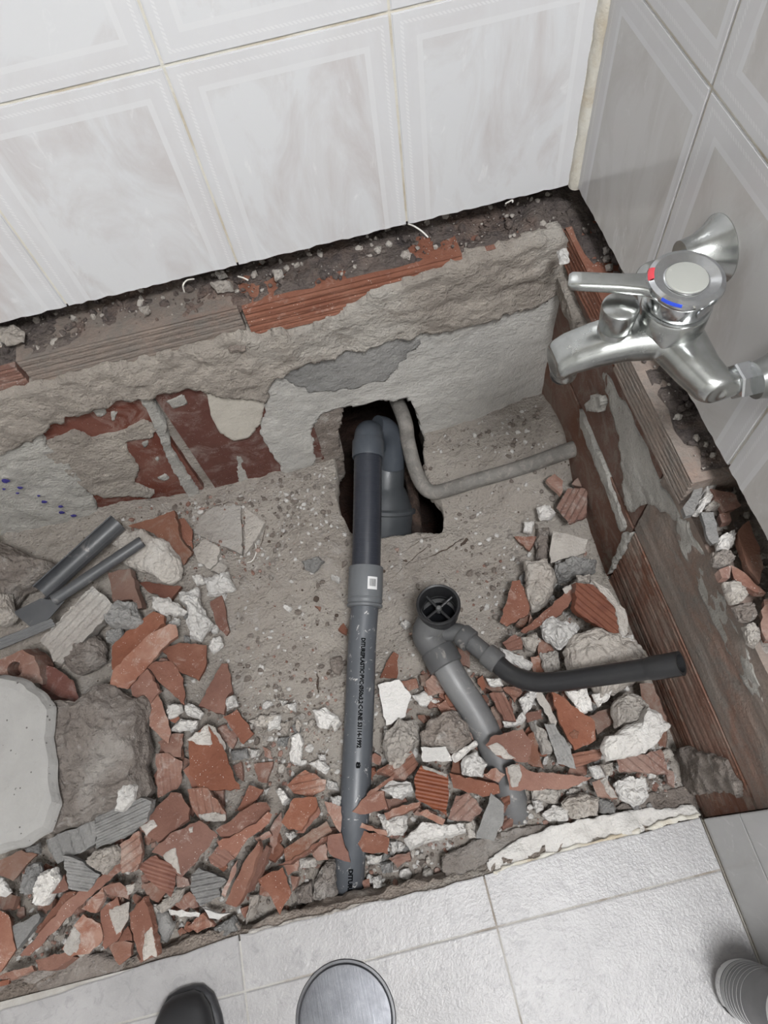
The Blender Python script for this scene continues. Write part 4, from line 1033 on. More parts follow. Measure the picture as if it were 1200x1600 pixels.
S('B', '628,530 655,540 720,590 790,640 795,710 715,750 660,650', 'T', 'brick plate with a dark damp spot below the black tube', dz=.045, th=.012, tilt=(.05, -.1), patch='694,690 712,672 730,682 725,705 704,706', pmat='terracotta_brown')
S('B', '530,610 590,595 590,630 540,645', 'T', 'small orange chip in the middle of the right heap', dz=.02)
L('B', '440,640 500,640 520,600 540,630 500,660 450,665', 'W', 'white crumb row above the crusted plate on the trap pipe', dz=.02, h=.01)
S('B', '400,590 430,580 450,640 420,640', 'N', 'dark brick sliver beside the trap pipe', dz=.0)
S('B', '380,730 400,700 520,670 560,720 540,795 440,780', 'T', 'rounded brick plate with white crust lying on the trap pipe', dz=.06, tilt=(-.1, -.1), patch='385,735 430,720 470,760 500,785 440,780')
S('B', '540,690 560,680 600,820 540,800', 'N', 'brown brick slab behind the rounded crusted plate', dz=.03)
S('B', '455,815 500,797 555,830 650,838 780,850 690,895 570,900 470,898', 'T', 'long knife-shaped brick plate across the trap pipe', dz=.055, th=.012, tilt=(0, -.1), patch='460,810 505,800 520,840 505,885 480,890')
S('B', '245,835 340,860 430,880 435,910 370,925 260,890', 'T', 'brick strip left of the knife-shaped plate', dz=.04, th=.014)
S('B', '115,850 140,805 240,840 245,910 235,995 120,930', 'X', 'glossy ribbed dark orange brick piece in the middle front', dz=.05, rib=(110, 22), tilt=(.1, -.15), amp=.004, patch='140,805 240,840 235,850 145,820')
S('B', '240,1005 270,920 320,910 370,970 330,1015', 'D', 'pinkish ribbed brick piece beside the glossy ribbed one', dz=.03, rib=(60, -60))
S('B', '345,1080 370,1000 400,910 450,955 450,1010 410,1090', 'G', 'upright grey cement plate at the front of the right heap', dz=.04, th=.02, tilt=(-.15, -.2), name='cement_plate')
S('B', '195,575 265,555 290,590 220,620', 'D', 'dusty brick chip left of the trap pipe', dz=.005)
S('B', '155,490 180,465 230,490 225,535 165,545', 'D', 'ribbed brick chip left of the trap collar', dz=.01, rib=(50, 40))
S('B', '65,490 120,480 130,515 90,530', 'D', 'flat brick crumb right of the white plaster plate', dz=-.005)
L('B', '100,545 170,525 190,560 270,580 180,590 130,580', 'W', 'thin white crumb layer left of the trap pipe', dz=.0, h=.008)
L('B', '140,690 160,650 190,630 260,600 320,650 330,720 270,765 150,740', 'Y', 'dirty round boulder with brick stains in the middle', dz=.02)
L('B', '0,690 60,640 120,650 140,700 110,760 40,800 0,790', 'M', 'pale rugged boulder right of the pipe print', dz=.02)
L('B', '0,820 60,770 110,760 60,830 0,840', 'M', 'layered pale lump below the rugged boulder', dz=.025, h=.015)
S('B', '138,738 230,735 255,790 145,792', 'W', 'flat bright white slab in front of the dirty round boulder', dz=.045, th=.014, tilt=(0, -.15), name='plaster_plate')
L('B', '285,800 300,770 345,755 390,800 370,850 290,845', 'W', 'bright white knob left of the trap pipe', dz=.035)
L('B', '250,775 345,710 355,730 270,795', 'W', 'slim white sliver along the trap pipe', dz=.03, h=.01)
S('B', '260,765 300,770 290,850 250,830', 'N', 'hidden brick bit between white slab and knob', dz=.01)
S('B', '600,650 640,650 700,740 720,820 650,800', 'G', 'grey splintered cement strip in the right heap', dz=.04, th=.012, tilt=(-.15, 0), rib=(60, 110), name='cement_plate', period=.01, amp=.0018)
L('B', '545,645 600,680 630,760 590,770', 'M', 'pink-grey mortar wedge left of the splintered strip', dz=.03, h=.014)
S('B', '370,840 420,815 455,840 430,870', 'D', 'small brick chip between strip and knife-shaped plate', dz=.045)
L('B', '830,700 900,665 960,640 985,585 1070,660 1010,720 960,760 900,770 830,790 810,740', 'W', 'largest bright white plaster chunk near the right wall', dz=.065, h=.022, flat=.5)
L('B', '850,590 900,530 950,540 990,580 950,640 860,670', 'M', 'beige rounded lump behind the largest white chunk', dz=.05)
S('B', '770,620 850,590 862,645 800,690', 'N', 'dirty brown brick piece beside the spotted plate', dz=.03)
S('B', '695,765 820,738 815,780 720,815', 'D', 'ribbed brick slab below the spotted plate', dz=.035, th=.014, rib=(100, -20))
S('B', '780,870 830,845 875,930 800,920', 'D', 'brick bit with mortar bands in front of the white chunk', dz=.03, patch='810,860 832,848 875,930 845,925')
L('B', '765,810 800,805 830,850 790,860', 'W', 'small white shell-like chip below the ribbed slab', dz=.045, h=.01)
L('B', '810,800 845,795 850,840 820,850', 'M', 'pale stack of crumbs beside the shell-like chip', dz=.03, h=.016)
L('B', '860,880 910,850 975,860 990,930 940,965 880,930', 'W', 'round white boulder in the front right of the pit', dz=.03)
L('B', '660,940 740,900 810,930 800,990 700,1005', 'M', 'broad pale lump in front of the knife-shaped plate', dz=.02)
L('B', '590,990 640,955 695,970 690,1015 620,1015', 'W', 'low pale lump near the front right screed', dz=.015)
L('B', '550,905 670,900 650,950 560,945', 'M', 'mortar lump half under the knife-shaped plate', dz=.015)
L('B', '555,940 590,930 600,970 570,990', 'W', 'small white nugget right of the trap pipe foot', dz=.02, h=.012)
L('B', '800,930 860,940 870,985 810,985', 'G', 'grey lump left of the round white boulder', dz=.01)
S('B', '870,780 960,765 1040,745 1070,840 960,830 880,830', 'D', 'dusty reddish ribbed slab below the largest white chunk', dz=.035, rib=(60, 50))
S('B', '958,500 1010,500 1060,640 1055,740 1000,700', 'N', 'dusty purple brick slab leaning on the right wall', dz=.035, th=.014, tilt=(-.45, 0))
L('B', '800,1000 840,985 870,1000 830,1015', 'G', 'flat grey crumb at the front right screed', dz=.0, h=.01)
L('B', '980,820 1010,815 1020,850 990,860', 'W', 'white chip right of the reddish ribbed slab', dz=.03, h=.01)
S('B', '1060,820 1085,830 1090,890 1065,870', 'D', 'small pinkish brick chip by the right wall', dz=.03)
L('B', '70,1090 130,1030 250,1040 300,1020 310,1060 220,1080 100,1125', 'W', 'long pale mortar chunk at the front of the middle heap', dz=.035, h=.018, flat=.3)
L('B', '0,1010 90,1000 80,1060 10,1075', 'W', 'white lump left of the long pale chunk', dz=.03)
S('B', '0,985 70,955 140,940 130,962 10,1010', 'D', 'narrow brick strip above the long pale chunk', dz=.04, th=.012)
S('B', '130,985 160,970 230,1010 220,1030', 'D', 'small brick strip over the long pale chunk', dz=.045, th=.01)
S('B', '130,965 200,985 180,1000 110,990', 'N', 'shadowed brick bit under the glossy ribbed piece', dz=.02)
L('B', '300,1020 340,1010 350,1080 320,1080', 'M', 'mortar bit left of the upright grey plate', dz=.02, h=.014)
S('B', '0,860 100,870 110,900 60,930 0,900', 'W', 'flat white lump left of the glossy ribbed piece', dz=.03, th=.014, name='plaster_plate')
S('B', '0,930 60,930 80,960 0,975', 'N', 'brown bit below the flat white lump', dz=.02)
# rubble on the broken top of the right wall
for q, kk, lab, f in [('845,620 870,530 900,450 950,455 930,510 905,580 870,625', 'W', 'white mortar wedge on the right ledge', L), ('800,580 850,500 895,470 850,610 815,620', 'G', 'grey tile edge piece beside the white wedge on the ledge', S),
               ('905,580 940,540 975,560 975,590 910,595', 'M', 'small pale stone right of the white wedge on the ledge', L), ('930,490 1050,520 1075,570 1000,600 980,560', 'D', 'dusty brick piece under the tile edge on the ledge', S),
               ('885,600 945,600 970,740 940,750 910,700', 'G', 'grey slab standing in the ledge rubble', S), ('950,740 1040,690 1045,740 1010,790 950,780', 'W', 'white clod in the ledge rubble', L),
               ('970,610 1020,600 1030,640 985,650', 'D', 'pinkish chip above the white clod on the ledge', S), ('1030,850 1060,865 1190,980 1140,975 1040,910', 'D', 'long pinkish brick splinter on the ledge', S),
               ('1060,690 1110,640 1150,740 1180,860 1160,935 1110,870', 'N', 'dark upright brick slab under the tile edge', S), ('940,420 970,380 1015,410 1000,445 950,440', 'G', 'dark grey stone under the tile edge', L),
               ('908,372 945,352 952,390 925,402', 'G', 'small grey stone above the dark one under the tile edge', L), ('870,310 900,300 910,330 880,335', 'G', 'tiny grey stone on the ledge behind the spout', L),
               ('930,800 1010,790 1040,830 990,870 940,850', 'Y', 'earthy clod in the ledge rubble', L), ('970,870 1030,850 1020,910 985,910', 'D', 'small pink brick chip in the ledge rubble', S),
               ('985,930 1040,925 1075,950 1095,1000 1060,1035 1020,1040 1000,990', 'M', 'pale crumbly clod low on the right ledge', L), ('1030,1050 1070,1030 1120,1040 1145,1090 1110,1125 1060,1115', 'Y', 'grey-brown clod lower on the right ledge', L), ('1075,1140 1120,1125 1155,1150 1165,1200 1130,1240 1095,1220', 'M', 'lowest pale clod on the right ledge', L),
               ('1180,1010 1240,1000 1240,1200 1190,1200 1165,1120', 'D', 'red brick slab at the right picture edge', S)]:
    P = pts('6', q); dz = 0
    f('6', q, kk, lab, dz=(.012 if f is L else .018), z=.372, **({'h': .014} if f is L else {'th': .012}))
# stones on the back ledge
for q, kk, lab, z in [('0,515 20,508 38,520 40,535 10,540 0,535', 'M', 'grey stone at the left end of the back ledge', .45), ('329,445 345,438 362,442 365,455 340,458', 'M', 'flat crumbly mortar piece on the back ledge at the brick joint', .445),
                  ('222,483 232,478 236,488 226,494', 'M', 'little pale stone on the back ledge', .445), ('336,428 350,424 356,432 342,436', 'M', 'small flat pebble under the tile on the back ledge', .447), ('352,540 362,532 384,536 382,548 360,552', 'Y', 'loose cement clod below the brick joint', .37), ('870,395 885,390 890,410 875,414', 'W', 'tiny pale clod in the wall corner', .438), ('425,425 440,422 445,432 430,440', 'M', 'small pale pebble on the back ledge right of the joint', .445)]:
    L('0', q, kk, lab, z=z - .008, h=.008)
# ---------------------------------------------------------------- grey plastic gutters at the left
def prot(P): return [PZ(a, b, z) for a, b, z in P]
def gutter(name, a, b, r, label, arc):
    p, q = PZ(*a), PZ(*b); base = p.lerp(q, .5)
    me = tube_me([p.lerp(q, i / 6) - base for i in range(7)], r, seg=18, wall=.0022, arc=arc)
    return tag(shade(obj(name, me, 'trunking', None, base)), label, 'plastic gutter')
gutter('plastic_gutter', (62, 927, .075), (184, 816, .085), .0190, 'wider dark grey plastic gutter lying in the left heap', (math.radians(-12), math.radians(200)))
gutter('plastic_gutter', (84, 938, .095), (222, 846, .095), .0105, 'narrower dark grey plastic gutter crossing the wider one', (math.radians(-200), math.radians(110)))
o = S('7', '60,530 190,465 300,480 230,560 150,605', 'G', 'flat dark grey plastic strip end below the gutters', dz=.055, th=.003, tilt=(-.1, -.1), name='plastic_strip', jag=0); o.data.materials[0] = MATS['trunking']; o['category'] = 'plastic strip'
o = S('7', '-30,660 240,560 258,592 -30,715', 'G', 'long ribbed pale grey plastic strip at the left edge', dz=.05, th=.006, tilt=(-.1, -.2), rib=(240, -95), period=.006, name='plastic_strip', jag=.0003); o.data.materials[0] = MATS['pvc_old']; o['category'] = 'plastic strip'

# ---------------------------------------------------------------- long grey waste pipe
pa = prot([(575, 700, .085), (574, 800, .062), (572, 888, .040), (570, 945, .028), (566, 1000, .018), (562, 1100, .004), (558, 1190, -.006), (554, 1262, -.018), (549, 1320, -.042), (546, 1362, -.066), (545, 1400, -.090)])
wp = empty('waste_pipe', pa[5]); tag(wp, 'long grey plastic waste pipe running from the wall hole to the front edge', 'pipe')
O = wp.location
rel = lambda P: [p - O for p in P]
pc = catmull(rel(pa), 8)
i_s0 = 16; i_s1 = 24
tube('dark_pipe', pc[0:17], .0258, 'pvc_dark', wp)
rings_p = pc[2:16]
for k in range(20):
    s = k / 20 * (len(rings_p) - 1); i = int(s); p = rings_p[i].lerp(rings_p[min(i + 1, len(rings_p) - 1)], s - i); d = (rings_p[min(i + 1, len(rings_p) - 1)] - rings_p[max(i - 1, 0)]).normalized()
    tube('ridge', [p - d * .0007, p + d * .0007], .0261, 'pvc_dark', wp, seg=28)
cp = pc[16:25]; d = (cp[-1] - cp[0]).normalized(); Lc = (cp[-1] - cp[0]).length
coupl = shade(obj('coupling', lathe_me([(.024, -.002), (.0300, -.002), (.0308, .0), (.0308, Lc * .80), (.0300, Lc * .82), (.0312, Lc * .86), (.0312, Lc * .92), (.029, Lc * .98), (.0315, Lc * 1.0), (.0315, Lc * 1.06), (.029, Lc * 1.08), (.024, Lc * 1.08)], 44, d, cp[0]), 'pvc_light', wp), 30)
main = tube('pipe', pc[24:], .0245, 'pvc_grey', wp, seg=36)
# elbow at the wall end
dd = (pc[0] - pc[4]).normalized(); e0 = pc[0]
tube('elbow', catmull([e0 - dd * .010, e0 + dd * .012, e0 + dd * .030 + Vector((0, 0, -.006)), e0 + dd * .040 + Vector((0, 0, -.026)), e0 + dd * .042 + Vector((0, 0, -.075))], 6), .0265, 'pvc_blue_grey', wp)
lathe('elbow_collar', [(.0262, -.020), (.0290, -.020), (.0296, -.017), (.0296, .012), (.0285, .014), (.026, .014)], 'pvc_blue_grey', wp, axis=dd, origin=e0)
def on_pipe(poly_uv, path, r, lift, name, mat, parent):
    """wrap flat (s along, t around) shapes on a straight run of pipe, t=0 facing up to the camera"""
    p0, p1 = path; ax = (p1 - p0).normalized()
    up = (Vector((0, 0, 1)) + Vector((.0, -.22, 0))); up = (up - ax * up.dot(ax)).normalized(); side = ax.cross(up)
    bm = bmesh.new()
    for loop in poly_uv:
        vs_ = []
        for s, tt in loop:
            a = tt / r; vs_.append(bm.verts.new(p0 + ax * s + (up * math.cos(a) + side * math.sin(a)) * (r + lift)))
        try: bm.faces.new(vs_)
        except ValueError: pass
    return obj(name, from_bm(bm, name), mat, parent)
# printed text
def text_polys(txt, size):
    cu = bpy.data.curves.new('t', 'FONT'); cu.body = txt; cu.size = size; cu.resolution_u = 2; cu.offset = .0005
    to = bpy.data.objects.new('t', cu); COL.objects.link(to)
    dg = bpy.context.evaluated_depsgraph_get(); me = to.evaluated_get(dg).to_mesh()
    polys = [[(me.vertices[i].co.x, me.vertices[i].co.y) for i in p.vertices] for p in me.polygons]
    wmax = max((v.co.x for v in me.vertices), default=0)
    to.evaluated_get(dg).to_mesh_clear(); bpy.data.objects.remove(to, do_unlink=True)
    return polys, wmax
def pipe_text(txt, pxa, pxb, size, t0=-.004):
    polys, wmax = text_polys(txt, size)
    a = min(range(len(pc)), key=lambda i: (pc[i] + O - PZ(pxa[0], pxa[1], pxa[2])).length)
    b = min(range(len(pc)), key=lambda i: (pc[i] + O - PZ(pxb[0], pxb[1], pxb[2])).length)
    p0, p1 = pc[a], pc[b]; Lg = (p1 - p0).length; k = Lg / wmax
    q = [[(s * k, t0 - tt + size * .35) for s, tt in pl] for pl in polys]
    return on_pipe(q, (p0, p1), .0245, .0006, 'printed_text', 'ink_and_mouth_shade', main)
pipe_text('DITUREPLASTIC·PVC·Ø50x3,2·C·UNE 53114-1992', (565, 1003, .018), (560, 1166, -.004), .0092)
pipe_text('8', (559, 1192, -.005), (558.5, 1198, -.006), .0092)
pipe_text('DITUREPL', (548, 1345, -.055), (546, 1390, -.084), .0092)
# sticker with a bar code on the coupling
pth = (cp[0], cp[-1])
stick = on_pipe([[(Lc * .30, -.006 - k * .002), (Lc * .30, -.008 - k * .002), (Lc * .64, -.008 - k * .002), (Lc * .64, -.006 - k * .002)] for k in range(9)], pth, .0308, .0005, 'sticker', 'sticker_white', coupl)
bars = []
rr = random.Random(4); s = .009
while s < .021:
    w_ = rr.choice((.0004, .0007, .001)); bars.append([(Lc * .36, -s), (Lc * .36, -s - w_), (Lc * .56, -s - w_), (Lc * .56, -s)]); s += w_ + rr.choice((.0005, .0008))
on_pipe(bars, pth, .0308, .0009, 'bar_code', 'ink_and_mouth_shade', stick)

# ---------------------------------------------------------------- pipes down in the hole
so = PZ(600, 836, -.14); sa = (PZ(606, 700, -.03) - so).normalized()
sp_ = empty('soil_pipe', so); tag(sp_, 'wide dark soil pipe with a lipped collar down in the hole', 'pipe')
lathe('socket', [(.0, -.10), (.060, -.10), (.060, .050), (.0655, .053), (.0655, .060), (.060, .064)], 'soil_pipe', sp_, axis=sa)
lathe('reducer', [(.058, .060), (.052, .074), (.042, .098), (.037, .105), (.036, .17), (.0, .17)], 'soil_pipe', sp_, axis=sa)
tube('branch_elbow', catmull([p - so for p in prot([(588, 668, .055), (602, 672, .040), (612, 690, .010), (613, 730, -.035)])], 6), .024, 'pvc_blue_grey', sp_)
rp = prot([(622, 676, -.03), (634, 720, -.07), (645, 770, -.10), (653, 850, -.13)])
tag(tube('rusty_pipe', catmull(rp, 6), .0115, 'rusty_pipe'), 'thin rusty dark pipe standing behind in the hole', 'pipe')
lp = [Vector((.080, .93, .05))] + prot([(629, 648, .060), (637, 688, .022), (647, 728, -.008), (658, 754, -.018), (672, 768, -.020), (692, 767, -.018), (740, 752, -.006), (800, 735, .014), (850, 718, .044), (900, 700, .080), (925, 693, .095)])
tag(tube('lead_pipe', catmull(lp, 8), .0146, 'lead_pipe', seg=24), 'bent pale grey pipe from the hole to the right wall', 'pipe')

# ---------------------------------------------------------------- trap with open mouth, its outlet and the black tube
M0 = PZ(685, 945, .10); tr = empty('drain_trap', M0); tag(tr, 'black-rimmed open drain trap with grey outlet pipe and black tube', 'drain trap')
nrm = Vector((.02, .10, 1)).normalized()
lathe('mouth_ring', [(.0285, -.030), (.0330, -.030), (.0335, -.006), (.0362, -.004), (.0362, .002), (.0345, .004), (.0318, .003), (.0300, -.002), (.0288, -.046)], 'black_plastic', tr, axis=nrm)
lathe('strainer_floor', [(.0, -.046), (.029, -.046), (.029, -.050), (.0, -.050)], 'ink_and_mouth_shade', tr, axis=nrm)  # near-black colour stands in for the shade inside the trap mouth
u_, v_ = frame_of(nrm)
for k in range(4):
    a = k * math.pi / 2 + .5; dr = u_ * math.cos(a) + v_ * math.sin(a)
    tube('spoke', [dr * .004 - nrm * .016, dr * .0295 - nrm * .014], .0024, 'black_plastic', tr, seg=8)
lathe('screw', [(.0, -.009), (.0035, -.010), (.005, -.013), (.005, -.024), (.0, -.024)], 'trap_grey', tr, axis=nrm, seg=16)
rt = lambda P: [p - M0 for p in prot(P)]
body = [nrm * -.018, nrm * -.034 + Vector((-.002, -.003, 0))] + rt([(669, 992, .048), (684, 1018, .044), (696, 1038, .042)])
bp = catmull(body, 8); nb = len(bp)
tube('trap_body', bp, [.0335 - .0075 * min(1, i / (nb * .55)) for i in range(nb)], 'trap_grey', tr, seg=36, cap=False)
col = rt([(684, 1017, .044), (697, 1040, .041)])
lathe('collar', [(.025, -.004), (.0288, -.003), (.0295, 0), (.0295, (col[1] - col[0]).length), (.0275, (col[1] - col[0]).length + .002), (.024, (col[1] - col[0]).length + .002)], 'trap_grey', tr, axis=(col[1] - col[0]), origin=col[0])
tube('outlet_pipe', catmull(rt([(696, 1038, .041), (716, 1072, .032), (742, 1112, .018), (768, 1162, .002), (788, 1212, -.016), (801, 1252, -.034), (812, 1300, -.066)]), 7), .0238, 'pvc_old', tr, seg=32)
br = rt([(694, 990, .056), (716, 988, .062), (730, 998, .064), (752, 1016, .066), (772, 1032, .068)])
tube('branch', catmull(br, 6), .0150, 'trap_grey', tr)
for (a, b, r_) in (((722, 992, .063), (735, 1002, .065), .0195), ((762, 1023, .067), (778, 1036, .069), .0188)):
    q = rt([a, b]); ln = (q[1] - q[0]).length
    lathe('branch_collar', [(.014, -.003), (.018, -.003), (r_, 0), (r_, ln), (.017, ln + .002), (.014, ln + .002)], 'trap_grey', tr, axis=(q[1] - q[0]), origin=q[0])
bt = catmull(rt([(772, 1031, .068), (790, 1048, .072), (812, 1060, .080), (840, 1066, .092), (880, 1064, .112), (930, 1057, .138), (985, 1049, .167), (1020, 1044, .186)]), 7)
tube('black_tube', bt, .0150, 'black_plastic', tr, seg=28)
en = rt([(1012, 1045, .181), (1020, 1044, .186), (1044, 1040, .199), (1064, 1036.5, .210)])
tube('tube_end', en, [.0155, .0168, .0168, .0168], 'black_plastic', tr, seg=30, wall=.004)

# ---------------------------------------------------------------- bath mixer on the right wall
mx = empty('bath_mixer', (XT, .388, .65)); tag(mx, 'worn chrome bath mixer tap with lever handle on the right wall', 'tap')
MO = Vector(mx.location); mr = lambda *p: Vector(p) - MO
CXm, CYm = .303, .378
def ellip_sweep(bm, secs, seg=20):
    """secs: (center, dirA, a, dirB, b, power)"""
    rings = []
    for c, A, a, B, b, pw in secs:
        row = []
        for k in range(seg):
            t_ = 2 * math.pi * k / seg; ct, st = math.cos(t_), math.sin(t_)
            row.append(bm.verts.new(c + A * a * math.copysign(abs(ct) ** pw, ct) + B * b * math.copysign(abs(st) ** pw, st)))
        rings.append(row)
    for p, q in zip(rings, rings[1:]):
        for k in range(seg): bm.faces.new((p[k], p[(k + 1) % seg], q[(k + 1) % seg], q[k]))
    bm.faces.new(rings[0][::-1]); bm.faces.new(rings[-1])
bm = bmesh.new(); X, Y, Z = Vector((1, 0, 0)), Vector((0, 1, 0)), Vector((0, 0, 1))
# bar along the wall
ellip_sweep(bm, [(mr(.322, .300, .648), X, .014, Z, .013, .8), (mr(.320, .306, .648), X, .018, Z, .016, .8), (mr(.312, .330, .650), X, .020, Z, .018, .8), (mr(.305, .378, .652), X, .028, Z, .020, .8), (mr(.312, .428, .650), X, .020, Z, .018, .8), (mr(.320, .452, .648), X, .018, Z, .016, .8), (mr(.322, .458, .648), X, .014, Z, .013, .8)])
ellip_sweep(bm, [(mr(.322, .309, .648), Y, .0125, Z, .0125, 1), (mr(.342, .309, .648), Y, .0125, Z, .0125, 1)])
ellip_sweep(bm, [(mr(.322, .450, .648), Y, .0125, Z, .0125, 1), (mr(.342, .450, .648), Y, .0125, Z, .0125, 1)])
# spout
ellip_sweep(bm, [(mr(.325, .376, .652), Y, .030, Z, .018, .7), (mr(.290, .378, .654), Y, .027, Z, .018, .7), (mr(.262, .381, .654), Y, .0235, Z, .0165, .7), (mr(.236, .384, .649), Y, .0215, Z, .015, .7), (mr(.214, .387, .641), Y, .0205, Z, .0145, .7), (mr(.203, .388, .634), Y, .0195, Z, .0135, .7), (mr(.199, .388, .631), Y, .017, Z, .011, .7)])
# mouth of the spout points down
ellip_sweep(bm, [(mr(.213, .388, .640), X, .0125, Y, .0165, .9), (mr(.212, .388, .612), X, .0125, Y, .0165, .9)])
# seat of the cartridge
ellip_sweep(bm, [(mr(CXm, CYm, .648), X, .029, Y, .029, 1), (mr(CXm, CYm, .668), X, .0275, Y, .0275, 1)], 32)
bmesh.ops.recalc_face_normals(bm, faces=bm.faces)
bo = obj('body', from_bm(bm, 'body'), 'chrome_worn', mx)
md = bo.modifiers.new('r', 'REMESH'); md.mode = 'VOXEL'; md.voxel_size = .0016
md2 = bo.modifiers.new('s', 'SMOOTH'); md2.factor = .6; md2.iterations = 14
dg = bpy.context.evaluated_depsgraph_get(); me = bpy.data.meshes.new_from_object(bo.evaluated_get(dg)); bo.modifiers.clear(); bo.data = me
for p in me.polygons: p.use_smooth = True
lathe('cartridge_collar', [(.0290, .655), (.0305, .660), (.0300, .686), (.0290, .6875), (.0300, .689), (.0300, .690), (.024, .691)], 'chrome_worn', mx, origin=mr(CXm, CYm, 0), seg=48)
hd = lathe('handle', [(.022, .690), (.0275, .691), (.0287, .693), (.0292, .708), (.0318, .711), (.0325, .7145), (.0315, .7180), (.0275, .7195), (.022, .7180), (.0190, .7172), (.0180, .7178), (.0, .7190)], 'chrome_bright', mx, origin=mr(CXm, CYm, 0), seg=56)
lathe('centre_cap', [(.0180, .7180), (.0170, .7190), (.011, .7198), (.0, .7200)], 'cap_grey', hd, origin=mr(CXm, CYm, 0), seg=40)
bm = bmesh.new(); l0 = mr(CXm - .022, CYm + .006, .7105); l1 = mr(.2135, .414, .7085); ax = (l1 - l0).normalized(); sd = ax.cross(Z).normalized(); upv = sd.cross(ax)
ellip_sweep(bm, [(l0, sd, .0150, upv, .0055, .6), (l0 + ax * .012, sd, .0105, upv, .0052, .6), (l0 + ax * .03, sd, .0092, upv, .005, .6), (l1 - ax * .012, sd, .0092, upv, .0046, .6), (l1 - ax * .003, sd, .0088, upv, .0044, .6), (l1, sd, .0065, upv, .003, .6)], 28)
bmesh.ops.recalc_face_normals(bm, faces=bm.faces)
shade(obj('lever', from_bm(bm, 'lever'), 'chrome_worn', hd), 50)
def arc_mark(name, a0, a1, r0, r1, z0, z1, mat):
    bm = bmesh.new(); g = []
    for i in range(9):
        a = math.radians(a0 + (a1 - a0) * i / 8)
        g.append([bm.verts.new(mr(CXm + r * math.cos(a), CYm + r * math.sin(a), z)) for r, z in ((r0, z0), ((r0 + r1) / 2, (z0 + z1) / 2 + .0006), (r1, z1))])
    for a, b in zip(g, g[1:]):
        for k in range(2): bm.faces.new((a[k], a[k + 1], b[k + 1], b[k]))
    return obj(name, from_bm(bm, name), mat, hd, smooth=True)
arc_mark('hot_mark', 142, 168, .0270, .0318, .7205, .7180, 'red_mark')
arc_mark('cold_mark', 208, 240, .0316, .0326, .7190, .7160, 'blue_dot')
DK = (.2520, .3830)
lathe('diverter_knob', [(.0, .640), (.0150, .640), (.0150, .6685), (.0142, .670), (.0142, .6715), (.0150, .673), (.0166, .694), (.0160, .6965), (.0135, .698), (.0, .6985)], 'chrome_worn', mx, origin=mr(*DK, 0), seg=36)
lathe('aerator', [(.0, -.004), (.0105, -.004), (.0115, -.002), (.0115, .006), (.0, .006)], 'dark_metal', mx, origin=mr(.212, .388, .610), seg=28)
for yy in (.309, .450):
    lathe('union_nut', [(.012, 0), (.0165, .001), (.0172, .003), (.0172, .014), (.0165, .016), (.012, .017)], 'chrome_bright', mx, axis=X, origin=mr(.336, yy, .648), seg=6).data.polygons.foreach_set('use_smooth', [False] * 30)
    e = lathe('escutcheon', [(.0, -.040), (.0165, -.040), (.0172, -.034), (.0195, -.024), (.0250, -.012), (.0310, -.004), (.0335, -.001), (.0335, .0)], 'chrome_worn', mx, axis=X, origin=mr(XT, yy + (.007 if yy > .4 else -.007), .654), seg=44)
    tube('inlet', [mr(.346, yy, .648), mr(.368, yy + (.006 if yy > .4 else -.006), .653)], .0118, 'chrome_worn', mx, seg=24)

# ---------------------------------------------------------------- floor things
dc = PZ(540, 1592, 0); dcv = empty('floor_drain_cover', dc); tag(dcv, 'round stainless steel floor drain cover in the light floor tile', 'drain cover')
lathe('rim', [(.0655, .001), (.0672, .0022), (.0705, .0022), (.0715, .0008), (.0715, -.003), (.064, -.003)], 'dark_metal', dcv, seg=72)
lathe('lid', [(.0, .0034), (.060, .0032), (.0645, .0026), (.0655, .0012), (.0655, -.002)], 'steel_brushed', dcv, seg=72)
# shoe
sx, sy = PZ(288, 1566, .02).x, PZ(285, 1545, .02).y
sh = empty('shoe', (sx, sy, 0)); tag(sh, 'toe of a black rubber shoe on the tiles at the bottom', 'shoe')
def shoe_part(nm, secs, mat, lev=2):
    bm = bmesh.new(); seg = 28; rings = []
    for y, wl_, wr_, h0, h1, pw in secs:
        row = []
        for k in range(seg):
            a = 2 * math.pi * k / seg; ct, st = math.cos(a), math.sin(a)
            wv = wr_ if ct > 0 else wl_
            xx = math.copysign(abs(ct) ** pw, ct) * wv; zz = (h0 + h1) / 2 + math.copysign(abs(st) ** pw, st) * (h1 - h0) / 2
            row.append(bm.verts.new((xx, -y, zz)))
        rings.append(row)
    for p, q in zip(rings, rings[1:]):
        for k in range(seg): bm.faces.new((p[k], p[(k + 1) % seg], q[(k + 1) % seg], q[k]))
    bm.faces.new(rings[0]); bm.faces.new(rings[-1]); bmesh.ops.recalc_face_normals(bm, faces=bm.faces)
    o = obj(nm, from_bm(bm, nm), mat, sh, smooth=True); o.rotation_euler = (0, 0, math.radians(3)); return o
shoe_part('sole', [(.0, .012, .012, .0, .016, .7), (.004, .026, .026, .0, .020, .6), (.018, .040, .039, .0, .021, .6), (.045, .049, .046, .0, .021, .6), (.09, .052, .048, .0, .021, .6), (.16, .046, .042, .0, .022, .6), (.22, .040, .038, .0, .024, .6), (.27, .036, .036, .0, .024, .6), (.285, .022, .022, .0, .022, .7)], 'shoe_rim')
shoe_part('upper', [(.005, .016, .016, .014, .030, .8), (.012, .029, .029, .014, .040, .8), (.03, .040, .039, .014, .052, .8), (.055, .045, .043, .014, .060, .85), (.09, .047, .044, .014, .068, .85), (.14, .043, .040, .014, .082, .85), (.19, .038, .036, .014, .092, .85), (.24, .034, .034, .014, .094, .85), (.272, .024, .024, .014, .088, .85)], 'shoe_rubber')
